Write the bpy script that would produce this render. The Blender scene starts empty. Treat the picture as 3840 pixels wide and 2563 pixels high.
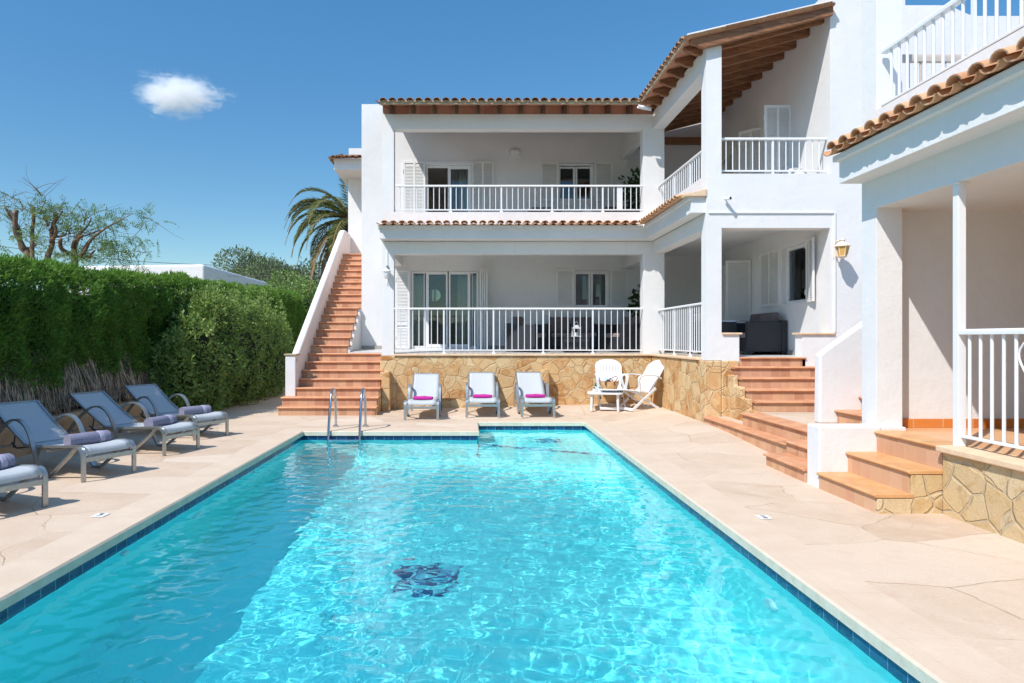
import bpy, bmesh, math, random
import numpy as np
from mathutils import Vector, Matrix, noise as mnoise
random.seed(7); RNG = np.random.default_rng(7)
C = bpy.context.scene.collection
SC = bpy.context.scene
PI = math.pi
H, F, CX, CY = 1.45, 2560.0, 1762.0, 1272.0

def P(x, y, Y):
    """surveyed point: photo reading at distance Y turned into metres"""
    return Vector(((x - CX) * Y / F, Y, H - (y - CY) * Y / F))
def PX(x, Y): return (x - CX) * Y / F
def PZ(y, Y): return H - (y - CY) * Y / F

# ------------------------------------------------------------------ objects
def tag(o, label=None, cat=None, group=None, kind=None):
    if label: o['label'] = label
    if cat: o['category'] = cat
    if group: o['group'] = group
    if kind: o['kind'] = kind
    return o
def thing(name, label, cat, loc=(0, 0, 0), rotz=0.0, group=None):
    o = bpy.data.objects.new(name, None); C.objects.link(o)
    o.empty_display_size = 0.1
    o.location = loc; o.rotation_euler = (0, 0, rotz)
    return tag(o, label, cat, group)
def children(o): return [c for c in bpy.data.objects if c.parent is o]
def dup(root, loc, rotz, label, group=None, kids=None):
    r = root.copy(); C.objects.link(r); r.location = loc; r.rotation_euler = (0, 0, rotz)
    r['label'] = label
    if group: r['group'] = group
    for ch in children(root):
        c = ch.copy(); C.objects.link(c); c.parent = r
        for g in children(ch):
            d = g.copy(); C.objects.link(d); d.parent = c
    return r

class MB:
    def __init__(s): s.v = []; s.f = []; s.m = []; s.mi = 0
    def add(s, vs, fs):
        n = len(s.v); s.v += [tuple(v) for v in vs]
        s.f += [tuple(i + n for i in f) for f in fs]; s.m += [s.mi] * len(fs); return s
    def box(s, x0, x1, y0, y1, z0, z1):
        return s.add([(x0,y0,z0),(x1,y0,z0),(x1,y1,z0),(x0,y1,z0),(x0,y0,z1),(x1,y0,z1),(x1,y1,z1),(x0,y1,z1)],
                     [(0,3,2,1),(4,5,6,7),(0,1,5,4),(1,2,6,5),(2,3,7,6),(3,0,4,7)])
    def hexa(s, p):   # 8 points bottom ring then top ring
        return s.add(p, [(0,3,2,1),(4,5,6,7),(0,1,5,4),(1,2,6,5),(2,3,7,6),(3,0,4,7)])
    def bar(s, a, b, w, h, up=(0,0,1)):
        a = Vector(a); b = Vector(b); d = (b - a).normalized(); up = Vector(up)
        r = d.cross(up)
        if r.length < 1e-4: r = d.cross(Vector((1,0,0)))
        r.normalize(); u = r.cross(d).normalized(); r *= w/2; u *= h/2
        return s.hexa([a-r-u, a+r-u, b+r-u, b-r-u, a-r+u, a+r+u, b+r+u, b-r+u])
    def prism(s, poly, ax, a, b):   # poly = 2-D outline, ax the extrusion axis
        n = len(poly)
        def pt(p, t):
            return {'x': (t, p[0], p[1]), 'y': (p[0], t, p[1]), 'z': (p[0], p[1], t)}[ax]
        vs = [pt(p, a) for p in poly] + [pt(p, b) for p in poly]
        fs = [tuple(range(n)), tuple(range(2*n-1, n-1, -1))] + [(i, i+n, (i+1) % n + n, (i+1) % n) for i in range(n)]
        return s.add(vs, fs)
    def tube(s, pts, r, n=8, cap=True, closed=False):
        pts = [Vector(p) for p in pts]; k = len(pts)
        rs = r if isinstance(r, (list, tuple)) else [r]*k
        vs = []; ref = None
        for i, p in enumerate(pts):
            t = (pts[(i+1) % k] - pts[i-1]) if closed else (pts[min(i+1,k-1)] - pts[max(i-1,0)])
            t.normalize()
            if ref is None:
                ref = Vector((0,0,1)) if abs(t.z) < .9 else Vector((1,0,0))
            u = (ref - t*ref.dot(t))
            if u.length < 1e-5: u = t.orthogonal()
            u.normalize(); ref = u; w = t.cross(u)
            for j in range(n):
                a = 2*PI*j/n
                vs.append(p + (u*math.cos(a) + w*math.sin(a))*rs[i])
        fs = []
        for i in range(k if closed else k-1):
            for j in range(n):
                i2 = (i+1) % k
                fs.append((i*n+j, i*n+(j+1) % n, i2*n+(j+1) % n, i2*n+j))
        if cap and not closed:
            fs.append(tuple(range(n-1, -1, -1))); fs.append(tuple((k-1)*n+j for j in range(n)))
        return s.add(vs, fs)
    def ribbon(s, pts, side, w, t):   # flat bar: swept rectangle, width w along 'side', thickness t across
        pts = [Vector(p) for p in pts]; side = Vector(side).normalized(); k = len(pts); vs = []
        for i, p in enumerate(pts):
            d = (pts[min(i+1,k-1)] - pts[max(i-1,0)]).normalized(); nrm = d.cross(side).normalized()
            for a, b in ((-1,-1),(1,-1),(1,1),(-1,1)): vs.append(p + side*(a*w/2) + nrm*(b*t/2))
        fs = [(i*4+j, i*4+(j+1) % 4, i*4+4+(j+1) % 4, i*4+4+j) for i in range(k-1) for j in range(4)]
        fs += [(3,2,1,0), tuple((k-1)*4+j for j in range(4))]
        return s.add(vs, fs)
    def lathe(s, prof, c=(0,0,0), n=16):
        c = Vector(c); k = len(prof); vs = []
        for r, z in prof:
            for j in range(n): vs.append(c + Vector((r*math.cos(2*PI*j/n), r*math.sin(2*PI*j/n), z)))
        fs = [(i*n+j, i*n+(j+1) % n, i*n+n+(j+1) % n, i*n+n+j) for i in range(k-1) for j in range(n)]
        fs += [tuple(range(n-1,-1,-1)), tuple((k-1)*n+j for j in range(n))]
        return s.add(vs, fs)
    def grid(s, fn, nu, nv):
        vs = [fn(i/nu, j/nv) for j in range(nv+1) for i in range(nu+1)]
        fs = [(j*(nu+1)+i, j*(nu+1)+i+1, (j+1)*(nu+1)+i+1, (j+1)*(nu+1)+i) for j in range(nv) for i in range(nu)]
        return s.add(vs, fs)
    def xf(s, M):
        s.v = [tuple(M @ Vector(v)) for v in s.v]; return s
    def build(s, name, mat, parent=None, smooth=False, bevel=0.0, seg=2, solidify=0.0, autosmooth=None):
        me = bpy.data.meshes.new(name); me.from_pydata(s.v, [], s.f); me.update()
        mats = mat if isinstance(mat, (list, tuple)) else [mat]
        for m in mats: me.materials.append(m)
        if len(mats) > 1: me.polygons.foreach_set('material_index', s.m)
        o = bpy.data.objects.new(name, me); C.objects.link(o)
        if smooth: me.polygons.foreach_set('use_smooth', [True]*len(me.polygons))
        if autosmooth is not None:
            bm = bmesh.new(); bm.from_mesh(me)
            bmesh.ops.remove_doubles(bm, verts=bm.verts, dist=1e-5)
            for f in bm.faces: f.smooth = True
            for e in bm.edges: e.smooth = not (len(e.link_faces) != 2 or e.calc_face_angle(0) > autosmooth)
            bm.to_mesh(me); bm.free()
        if solidify:
            md = o.modifiers.new('s', 'SOLIDIFY'); md.thickness = solidify; md.offset = 0
        if bevel:
            md = o.modifiers.new('b', 'BEVEL'); md.width = bevel; md.segments = seg; md.limit_method = 'ANGLE'; md.angle_limit = 0.6
            if o.type == 'MESH': md.harden_normals = False
        if parent is not None: o.parent = parent
        return o

def fast_mesh(name, verts, quads, mat, parent=None, smooth=False):
    """big meshes from numpy arrays; quads is (n,3) or (n,4)"""
    me = bpy.data.meshes.new(name); verts = np.asarray(verts, 'f'); quads = np.asarray(quads, 'i')
    k = quads.shape[1]
    me.vertices.add(len(verts)); me.vertices.foreach_set('co', verts.ravel())
    me.loops.add(quads.size); me.loops.foreach_set('vertex_index', quads.ravel())
    me.polygons.add(len(quads)); me.polygons.foreach_set('loop_start', np.arange(0, quads.size, k, dtype='i'))
    if smooth: me.polygons.foreach_set('use_smooth', np.ones(len(quads), bool))
    me.update(calc_edges=True); me.validate()
    me.materials.append(mat)
    o = bpy.data.objects.new(name, me); C.objects.link(o)
    if parent is not None: o.parent = parent
    return o

class Solid:
    """union of boxes minus voids, only the outer skin is kept (no doubled faces)"""
    def __init__(s): s.ops = []
    def add(s, *b): s.ops.append((True, b)); return s
    def cut(s, *b): s.ops.append((False, b)); return s
    def build(s, name, mat, parent=None, bevel=0.012):
        ax = [sorted({round(v, 4) for _, b in s.ops for v in b[2*k:2*k+2]}) for k in range(3)]
        idx = [{v: i for i, v in enumerate(a)} for a in ax]
        n = [len(a)-1 for a in ax]; occ = np.zeros((n[0]+2, n[1]+2, n[2]+2), bool)
        for on, b in s.ops:
            r = [(idx[k][round(b[2*k],4)]+1, idx[k][round(b[2*k+1],4)]+1) for k in range(3)]
            occ[r[0][0]:r[0][1], r[1][0]:r[1][1], r[2][0]:r[2][1]] = on
        vid = {}; vs = []; fs = []
        def V(i, j, k):
            key = (i, j, k)
            if key not in vid: vid[key] = len(vs); vs.append((ax[0][i], ax[1][j], ax[2][k]))
            return vid[key]
        for i, j, k in np.argwhere(occ):
            a, b, c = i-1, j-1, k-1
            if not occ[i-1,j,k]: fs.append((V(a,b,c),V(a,b,c+1),V(a,b+1,c+1),V(a,b+1,c)))
            if not occ[i+1,j,k]: fs.append((V(a+1,b,c),V(a+1,b+1,c),V(a+1,b+1,c+1),V(a+1,b,c+1)))
            if not occ[i,j-1,k]: fs.append((V(a,b,c),V(a+1,b,c),V(a+1,b,c+1),V(a,b,c+1)))
            if not occ[i,j+1,k]: fs.append((V(a,b+1,c),V(a,b+1,c+1),V(a+1,b+1,c+1),V(a+1,b+1,c)))
            if not occ[i,j,k-1]: fs.append((V(a,b,c),V(a,b+1,c),V(a+1,b+1,c),V(a+1,b,c)))
            if not occ[i,j,k+1]: fs.append((V(a,b,c+1),V(a+1,b,c+1),V(a+1,b+1,c+1),V(a,b+1,c+1)))
        bm = bmesh.new(); bv = [bm.verts.new(v) for v in vs]
        for f in fs: bm.faces.new([bv[q] for q in f])
        bmesh.ops.dissolve_limit(bm, angle_limit=0.01, verts=bm.verts, edges=bm.edges, use_dissolve_boundaries=False)
        me = bpy.data.meshes.new(name); bm.to_mesh(me); bm.free(); me.materials.append(mat)
        o = bpy.data.objects.new(name, me); C.objects.link(o)
        if bevel:
            md = o.modifiers.new('b', 'BEVEL'); md.width = bevel; md.segments = 2; md.limit_method = 'ANGLE'; md.angle_limit = 0.6
            md.use_clamp_overlap = True
        if parent is not None: o.parent = parent
        return o

# ------------------------------------------------------------------ materials
def srgb(r, g, b):
    f = lambda c: (c/255/12.92) if c/255 <= .04045 else ((c/255+.055)/1.055)**2.4
    return (f(r), f(g), f(b), 1.0)
class NT:
    def __init__(s, name):
        s.mat = bpy.data.materials.new(name); s.mat.use_nodes = True
        s.t = s.mat.node_tree; s.t.nodes.clear()
        s.out = s.t.nodes.new('ShaderNodeOutputMaterial')
    def n(s, typ, **kw):
        nd = s.t.nodes.new('ShaderNode' + typ)
        for k, v in kw.items():
            if k in nd.inputs: s.set(nd.inputs[k], v)
            elif hasattr(nd, k): setattr(nd, k, v)
            else: raise KeyError((typ, k))
        return nd
    def set(s, sock, v):
        if isinstance(v, bpy.types.NodeSocket): s.t.links.new(v, sock)
        else: sock.default_value = v
    def math(s, op, a, b=0.0, c=None, clamp=False):
        nd = s.t.nodes.new('ShaderNodeMath'); nd.operation = op; nd.use_clamp = clamp
        s.set(nd.inputs[0], a); s.set(nd.inputs[1], b)
        if c is not None: s.set(nd.inputs[2], c)
        return nd.outputs[0]
    def mix(s, f, a, b, blend='MIX'):
        nd = s.t.nodes.new('ShaderNodeMix'); nd.data_type = 'RGBA'; nd.blend_type = blend
        s.set(nd.inputs[0], f); s.set(nd.inputs[6], a); s.set(nd.inputs[7], b); return nd.outputs[2]
    def ramp(s, f, stops, interp='LINEAR'):
        nd = s.t.nodes.new('ShaderNodeValToRGB'); cr = nd.color_ramp; cr.interpolation = interp
        while len(cr.elements) < len(stops): cr.elements.new(0.5)
        for e, (p, c) in zip(cr.elements, stops): e.position = p; e.color = c if len(c) == 4 else (*c, 1)
        s.set(nd.inputs[0], f); return nd.outputs[0]
    def rng(s, v, a, b, c=0.0, d=1.0):
        nd = s.t.nodes.new('ShaderNodeMapRange'); nd.clamp = True
        for i, q in enumerate((v, a, b, c, d)): s.set(nd.inputs[i], q)
        return nd.outputs[0]
    def pos(s, scale=(1,1,1), loc=(0,0,0), rot=(0,0,0), obj=False):
        g = s.n('TexCoord').outputs['Object'] if obj else s.n('NewGeometry').outputs['Position']
        m = s.n('Mapping'); s.set(m.inputs[0], g); m.inputs[1].default_value = loc
        m.inputs[2].default_value = rot; m.inputs[3].default_value = scale; return m.outputs[0]
    def noise(s, vec, scale, detail=4, rough=.55, dist=0.0):
        nd = s.n('TexNoise'); s.set(nd.inputs['Vector'], vec); nd.inputs['Scale'].default_value = scale
        nd.inputs['Detail'].default_value = detail; nd.inputs['Roughness'].default_value = rough
        nd.inputs['Distortion'].default_value = dist; return nd.outputs[0]
    def voro(s, vec, scale, feature='F1', out='Distance', rand=1.0, dims='3D'):
        nd = s.n('TexVoronoi'); nd.voronoi_dimensions = dims; nd.feature = feature
        s.set(nd.inputs['Vector'], vec); nd.inputs['Scale'].default_value = scale
        nd.inputs['Randomness'].default_value = rand; return nd.outputs[out]
    def bump(s, h, strength=.3, dist=.01, normal=None):
        nd = s.n('Bump'); s.set(nd.inputs['Height'], h); nd.inputs['Strength'].default_value = strength
        nd.inputs['Distance'].default_value = dist
        if normal is not None: s.set(nd.inputs['Normal'], normal)
        return nd.outputs[0]
    def warp(s, vec, scale, amount):
        nd = s.n('TexNoise'); s.set(nd.inputs['Vector'], vec); nd.inputs['Scale'].default_value = scale
        sub = s.n('VectorMath', operation='SUBTRACT'); s.set(sub.inputs[0], nd.outputs['Color']); sub.inputs[1].default_value = (.5,.5,.5)
        mul = s.n('VectorMath', operation='SCALE'); s.set(mul.inputs[0], sub.outputs[0]); mul.inputs['Scale'].default_value = amount
        ad = s.n('VectorMath', operation='ADD'); s.set(ad.inputs[0], vec); s.set(ad.inputs[1], mul.outputs[0]); return ad.outputs[0]
    def bsdf(s, color, rough=.6, normal=None, **kw):
        b = s.n('BsdfPrincipled'); s.set(b.inputs['Base Color'], color); s.set(b.inputs['Roughness'], rough)
        if normal is not None: s.set(b.inputs['Normal'], normal)
        for k, v in kw.items(): s.set(b.inputs[k.replace('_', ' ')], v)
        s.t.links.new(b.outputs[0], s.out.inputs[0]); return b
    def done(s, shader=None):
        if shader is not None: s.t.links.new(shader, s.out.inputs[0])
        return s.mat
MAT = {}
def simple(name, col, rough=.5, metal=0.0, var=.06, scale=6.0, bump=.0, bscale=80, obj=True, spec=.5):
    n = NT(name); v = n.pos(obj=obj); nz = n.noise(v, scale)
    c2 = tuple(max(0, q*(1-var*2)) for q in col[:3]) + (1,); c1 = tuple(min(1, q*(1+var)) for q in col[:3]) + (1,)
    col_ = n.ramp(nz, [(.3, c2), (.7, c1)])
    nor = n.bump(n.noise(v, bscale, 3), bump, .004) if bump else None
    n.bsdf(col_, rough, nor, Metallic=metal, Specular_IOR_Level=spec); MAT[name] = n.mat; return n.mat
# ------------------------------------------------------------------ surfaces
def m_plaster(name, col, stain=0.0):
    n = NT(name); v = n.pos()
    big = n.noise(v, .9, 4, .6); fine = n.noise(v, 26, 4, .6); mid = n.noise(v, 5, 3)
    d = tuple(q*.93 for q in col[:3]) + (1,)
    c = n.ramp(big, [(.32, d), (.6, col)])
    spots = n.rng(n.noise(v, 11, 5, .7), .68, .78)
    c = n.mix(n.math('MULTIPLY', spots, .12 + stain), c, (col[0]*.80, col[1]*.76, col[2]*.70, 1))
    cr = n.voro(n.warp(v, 3, .5), .55, 'DISTANCE_TO_EDGE')
    crk = n.math('MULTIPLY', n.rng(cr, .0, .003, 1, 0), n.rng(n.noise(n.pos(loc=(4,4,4)), .7, 3), .52, .62))
    c = n.mix(n.math('MULTIPLY', crk, .2), c, (.45,.43,.42,1))
    stk = n.rng(n.noise(n.pos(scale=(7,7,.45)), 1.6, 4, .6), .58, .74); c = n.mix(n.math('MULTIPLY', stk, n.math('MULTIPLY_ADD', n.rng(big, .4, .6), .10, .03)), c, (.42,.41,.38,1))
    h = n.math('ADD', n.math('MULTIPLY', mid, 1.1), n.math('MULTIPLY', fine, .45))
    n.bsdf(c, .75, n.bump(h, .42, .014), Specular_IOR_Level=.25); MAT[name] = n.mat
m_plaster('plaster', (.742,.728,.712,1))
m_plaster('plaster_worn', (.72,.71,.705,1), .12)

def m_stone(name, scale, cols, mortar, mort_w=.03, relief=.02):
    n = NT(name); v0 = n.pos(scale=(1,1,1.15)); v = n.warp(v0, 1.7, .22); v = n.warp(v, 7, .035)
    e = n.voro(v, scale, 'DISTANCE_TO_EDGE'); cell = n.voro(v, scale, 'F1', 'Color')
    sep = n.n('SeparateColor'); n.set(sep.inputs[0], cell)
    base = n.ramp(sep.outputs[0], [(i/(len(cols)-1), c) for i, c in enumerate(cols)])
    p = n.pos(); blot = n.noise(p, 6.5, 6, .68, .7)
    base = n.mix(n.rng(blot, .44, .62, 0, .6), base, cols[-1])
    rust = n.rng(n.noise(n.pos(loc=(3,5,1)), 5.0, 5, .65, .9), .54, .66); base = n.mix(n.math('MULTIPLY', rust, .65), base, cols[0])
    rim = n.math('MULTIPLY', n.rng(e, .03, .10, 1, 0), n.rng(sep.outputs[1], .35, .65)); base = n.mix(n.math('MULTIPLY', rim, .5), base, cols[1])
    grain = n.noise(p, 70, 5, .72)
    base = n.mix(.45, base, n.ramp(grain, [(.3,(.5,.44,.36,1)),(.65,(1,1,1,1))]), 'MULTIPLY')
    wn = n.math('MULTIPLY_ADD', n.noise(v0, 5, 3), .05, mort_w - .020)
    r = n.math('DIVIDE', e, wn); mk = n.rng(r, .75, 1.05)
    mcol = n.mix(n.noise(v0, 22, 5), mortar, tuple(q*.78 for q in mortar[:3]) + (1,)); mcol = n.mix(n.rng(n.noise(p, 3.1, 4), .45, .62, 0, .6), mcol, base)
    c = n.mix(mk, mcol, base)
    shade = n.math('MULTIPLY', n.rng(n.math('ABSOLUTE', n.math('SUBTRACT', r, .95)), 0, .22, 1, 0), n.rng(n.noise(n.pos(loc=(9,2,4)), 3.4, 4), .48, .60))
    c = n.mix(n.math('MULTIPLY', shade, .16), c, tuple(q*.30 for q in cols[0][:3]) + (1,))
    h = n.math('ADD', n.math('MULTIPLY', n.rng(r, .6, 1.5), .9), n.math('MULTIPLY', n.noise(p, 16, 6, .7), .75))
    n.bsdf(c, .88, n.bump(h, .85, relief), Specular_IOR_Level=.15); MAT[name] = n.mat
m_stone('stone_cladding', 3.9, [srgb(176,122,70), srgb(198,150,98), srgb(212,172,122), srgb(214,188,146), srgb(200,152,98), srgb(222,196,152)], srgb(208,182,142), .028, .014)
m_stone('stone_pale', 3.9, [srgb(188,154,106), srgb(204,176,130), srgb(212,188,146), srgb(196,160,108), srgb(216,194,156), srgb(210,186,148)], srgb(198,180,148), .028, .013)

def m_deck():
    n = NT('flagstone'); p = n.pos()
    # irregular rectangular flags: stretched voronoi with straightish joints
    v = n.warp(n.pos(scale=(.95,1.35,0)), .9, .30)
    e = n.voro(v, 1.05, 'DISTANCE_TO_EDGE', dims='2D'); cell = n.voro(v, 1.05, 'F1', 'Color', dims='2D')
    sep = n.n('SeparateColor'); n.set(sep.inputs[0], cell)
    base = n.ramp(sep.outputs[0], [(0, srgb(196,173,150)), (.35, srgb(204,183,161)), (.7, srgb(190,166,142)), (1, srgb(211,193,173))])
    blot = n.noise(p, 2.1, 6, .62, .4)
    base = n.mix(n.rng(blot, .40, .66, 0, .65), base, srgb(208,189,168))
    pink = n.rng(n.noise(p, 3.3, 5, .6, .8), .56, .72)
    base = n.mix(n.math('MULTIPLY', pink, .35), base, srgb(196,166,146))
    grain = n.noise(p, 55, 4, .7)
    base = n.mix(.25, base, n.ramp(grain, [(.25,(.62,.55,.48,1)),(.6,(1,1,1,1))]), 'MULTIPLY')
    pits = n.rng(n.voro(p, 26, 'F1'), .0, .13, 1, 0)
    pits = n.math('MULTIPLY', pits, n.rng(n.noise(p, 1.3, 3), .5, .65))
    base = n.mix(n.math('MULTIPLY', pits, .35), base, srgb(165,130,98))
    # crazy paving: pale flush joints everywhere, open and chipped only here and there
    vv = n.warp(n.warp(v, 5, .09), 22, .018)
    e2 = n.voro(vv, 1.05, 'DISTANCE_TO_EDGE', dims='2D')
    wear = n.noise(p, 1.1, 4, .6)
    w = n.math('MULTIPLY_ADD', n.noise(p, 6.0, 4, .7), .044, -.016)
    gap = n.math('MULTIPLY', n.rng(n.math('SUBTRACT', e2, w), -.004, .007, 1, 0), n.rng(wear, .46, .60))
    core = n.math('MULTIPLY', n.rng(e2, .0005, .0045, 1, 0), n.rng(n.noise(p, 2.3, 4, .6), .46, .58))
    joint = n.math('MULTIPLY', n.rng(e2, .006, .016, 1, 0), .40)
    e3 = n.voro(n.warp(n.warp(n.pos(scale=(1.0,1.0,0)), 3.0, .25), 14, .04), 2.3, 'DISTANCE_TO_EDGE', dims='2D')
    hair = n.math('MULTIPLY', n.rng(e3, .0005, .005, 1, 0), n.rng(n.noise(p, .85, 3), .54, .64))
    c = n.mix(joint, base, srgb(188,166,138)); c = n.mix(n.math('MULTIPLY', gap, .40), c, srgb(186,162,132))
    c = n.mix(n.math('MULTIPLY', core, .6), c, srgb(140,114,88)); c = n.mix(n.math('MULTIPLY', hair, .45), c, srgb(150,122,94))
    dirt = n.rng(n.noise(p, 5.5, 7, .75, .5), .52, .75); c = n.mix(n.math('MULTIPLY', dirt, .22), c, srgb(170,142,112))
    lich = n.rng(n.noise(n.pos(loc=(7,1,0)), 9, 6, .7), .60, .72); c = n.mix(n.math('MULTIPLY', lich, .25), c, srgb(232,222,206))
    h = n.math('SUBTRACT', n.math('ADD', n.math('MULTIPLY', grain, .14), n.math('MULTIPLY', n.noise(p, 6, 6, .65), .55)),
               n.math('ADD', n.math('ADD', n.math('MULTIPLY', gap, .55), n.math('MULTIPLY', core, .7)), n.math('MULTIPLY', hair, .4)))
    h = n.math('SUBTRACT', h, n.math('MULTIPLY', pits, .2))
    n.bsdf(c, .82, n.bump(h, .55, .014), Specular_IOR_Level=.2); MAT['flagstone'] = n.mat
m_deck()
def m_coping():
    n = NT('coping_stone'); p = n.pos()
    base = n.ramp(n.noise(p, 3, 5, .6), [(.3, srgb(198,176,153)), (.7, srgb(207,188,167))])
    g = n.n('NewGeometry').outputs['Normal']; sep = n.n('SeparateXYZ'); n.set(sep.inputs[0], g)
    face = n.rng(sep.outputs[2], .5, .8, 1, 0)             # the drip edge stays damp and grows pale algae
    alg = n.ramp(n.noise(p, 9, 5, .7), [(.3, srgb(190,188,166)), (.7, srgb(216,212,194))])
    base = n.mix(n.math('MULTIPLY', face, .85), base, alg)
    pits = n.math('MULTIPLY', n.rng(n.voro(n.warp(p, 20, .02), 38, 'F1'), .05, .22, 1, 0), n.rng(n.noise(p, 4, 4), .48, .62)); base = n.mix(n.math('MULTIPLY', pits, .35), base, srgb(150,130,98))
    sp = n.n('SeparateXYZ'); n.set(sp.inputs[0], p)
    j = n.math('MINIMUM', n.math('ABSOLUTE', n.math('SUBTRACT', n.math('FRACT', n.math('DIVIDE', sp.outputs[1], .6)), .5)),
               n.math('ABSOLUTE', n.math('SUBTRACT', n.math('FRACT', n.math('DIVIDE', sp.outputs[0], .6)), .5)))
    jm = n.rng(j, .001, .006, 1, 0); base = n.mix(n.math('MULTIPLY', jm, .28), base, srgb(170,150,120))
    h = n.math('SUBTRACT', n.noise(p, 30, 4, .6), n.math('MULTIPLY', pits, .7))
    n.bsdf(base, .8, n.bump(h, .4, .006), Specular_IOR_Level=.2); MAT['coping_stone'] = n.mat
m_coping()

def m_terracotta(name, cols, axis='x', pitch=.155, joint=srgb(205,180,150), stain=.5, rough=.62):
    """tile face; joints across 'axis' (None = one slab)"""
    n = NT(name); p = n.pos(); sp = n.n('SeparateXYZ'); n.set(sp.inputs[0], p)
    q = {'x': sp.outputs[0], 'y': sp.outputs[1]}.get(axis)
    base = n.ramp(n.noise(p, 4.5, 5, .6, .5), [(.28, cols[0]), (.5, cols[1]), (.72, cols[2])])
    if q is not None:
        zrow = n.math('FLOOR', n.math('MULTIPLY', sp.outputs[2], 6.1))
        u = n.math('ADD', n.math('DIVIDE', q, pitch), n.math('MULTIPLY', zrow, .37)); idx = n.math('FLOOR', u)
        w = n.n('TexWhiteNoise', noise_dimensions='2D'); cb = n.n('CombineXYZ'); n.set(cb.inputs[0], idx); n.set(cb.inputs[1], zrow)
        n.set(w.inputs['Vector'], cb.outputs[0])
        base = n.mix(.75, base, n.ramp(w.outputs[0], [(0, cols[0]), (.4, cols[1]), (.75, cols[2]), (1, cols[3])]))
        fr = n.math('ABSOLUTE', n.math('SUBTRACT', n.math('FRACT', u), .5))
        jm = n.rng(fr, .475, .487)
        base = n.mix(n.math('MULTIPLY', jm, .6), base, joint)
    st = n.rng(n.noise(n.pos(scale=(1,1,.35)), 7, 5, .7), .56, .74)
    base = n.mix(n.math('MULTIPLY', st, stain), base, tuple(c*.5 for c in cols[0][:3]) + (1,))
    chalk = n.rng(n.noise(p, 15, 4, .7), .62, .75); base = n.mix(n.math('MULTIPLY', chalk, .28), base, srgb(226,190,160))
    n.bsdf(base, rough, n.bump(n.noise(p, 22, 5, .65), .3, .006), Specular_IOR_Level=.3); MAT[name] = n.mat
T1 = [srgb(166,118,92), srgb(190,142,112), srgb(202,162,126), srgb(192,148,122)]
T2 = [srgb(184,134,100), srgb(200,152,116), srgb(208,166,130), srgb(194,140,112)]
m_terracotta('stair_tread', [srgb(184,128,94), srgb(202,146,108), srgb(212,162,124), srgb(196,138,102)], None, stain=.25)
m_terracotta('stair_riser_x', T1, 'x'); m_terracotta('stair_riser_y', T2, 'y', .15)
m_terracotta('porch_tread', [srgb(190,138,92), srgb(204,154,104), srgb(212,168,120), srgb(200,150,104)], None, stain=.08, rough=.45)
m_terracotta('porch_floor', [srgb(198,148,106), srgb(208,162,120), srgb(214,174,136), srgb(204,156,114)], 'y', .33, stain=.05, rough=.4)
m_terracotta('porch_riser', [srgb(190,144,112), srgb(202,158,122), srgb(208,170,138), srgb(196,144,116)], 'y', .15, stain=.06)
m_terracotta('skirting', [srgb(190,106,44), srgb(204,122,56), srgb(210,134,70), srgb(196,112,50)], 'x', .3, stain=.1, rough=.35)
m_terracotta('planter_terracotta', [srgb(168,132,98), srgb(184,148,112), srgb(196,160,124), srgb(178,140,104)], None, stain=.4)

def m_rooftile(name, fresh):
    n = NT(name); p = n.pos(); ri = n.n('NewGeometry').outputs['Random Per Island']
    cols = [srgb(138,98,74), srgb(160,116,88), srgb(178,138,108), srgb(152,106,80)] if not fresh else [srgb(182,134,100), srgb(198,152,116), srgb(208,168,132), srgb(188,140,106)]
    base = n.ramp(ri, [(0, cols[0]), (.35, cols[1]), (.7, cols[2]), (1, cols[3])])
    nz = n.noise(p, 13, 6, .7, .6)
    base = n.mix(n.rng(nz, .5, .68, 0, .5 if fresh else .85), base, srgb(172,150,116) if not fresh else srgb(216,176,136))
    dk = n.rng(n.noise(p, 24, 5, .7), .56, .7); base = n.mix(n.math('MULTIPLY', dk, .25 if fresh else .6), base, srgb(84,62,46))
    n.bsdf(base, .85, n.bump(n.noise(p, 45, 5, .7), .45, .008), Specular_IOR_Level=.2); MAT[name] = n.mat
m_rooftile('roof_tile_old', False); m_rooftile('roof_tile_new', True)
def m_wood(name, a, b, axis='x'):
    n = NT(name); sc = {'x': (1.2, 14, 14), 'y': (14, 1.2, 14), 'z': (14,14,1.2)}[axis]
    v = n.pos(scale=sc); g = n.noise(v, 2.2, 6, .65, 1.2)
    c = n.ramp(g, [(.3, a), (.7, b)]); kn = n.rng(n.noise(n.pos(), 3, 3), .55, .7); c = n.mix(n.math('MULTIPLY', kn, .4), c, tuple(q*.5 for q in a[:3])+(1,))
    n.bsdf(c, .6, n.bump(g, .35, .005)); MAT[name] = n.mat
m_wood('rafter_wood', srgb(94,60,38), srgb(160,110,72)); m_wood('rafter_wood_y', srgb(58,42,31), srgb(112,82,58), 'y')
m_terracotta('ceiling_tile', [srgb(168,112,90), srgb(186,130,106), srgb(196,146,120), srgb(176,118,96)], 'x', .22, joint=srgb(190,150,125), stain=.35)
simple('mortar', srgb(176,158,130), .9, var=.12, scale=18, bump=.5, bscale=40)
simple('paint_white', (.76,.765,.77,1), .32, var=.02, scale=2)
simple('shutter_white', (.76,.75,.725,1), .4, var=.03, scale=3)
simple('frame_white', (.80,.80,.80,1), .35, var=.02)
simple('plastic_white', (.72,.72,.72,1), .32, var=.02)
simple('plastic_cream', (.78,.66,.54,1), .45, var=.05)
simple('rail_shaded', (.52,.43,.37,1), .5, var=.05)  # shade on the far terrace railing is put into its colour
simple('aluminium', srgb(172,174,172), .33, .75, var=.05, scale=20)
simple('steel', srgb(196,200,204), .16, 1.0, var=.03)
simple('chrome_dark', srgb(90,92,96), .35, .8)
simple('rattan', srgb(44,46,52), .55, var=.25, scale=60, bump=.5, bscale=120)
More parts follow.
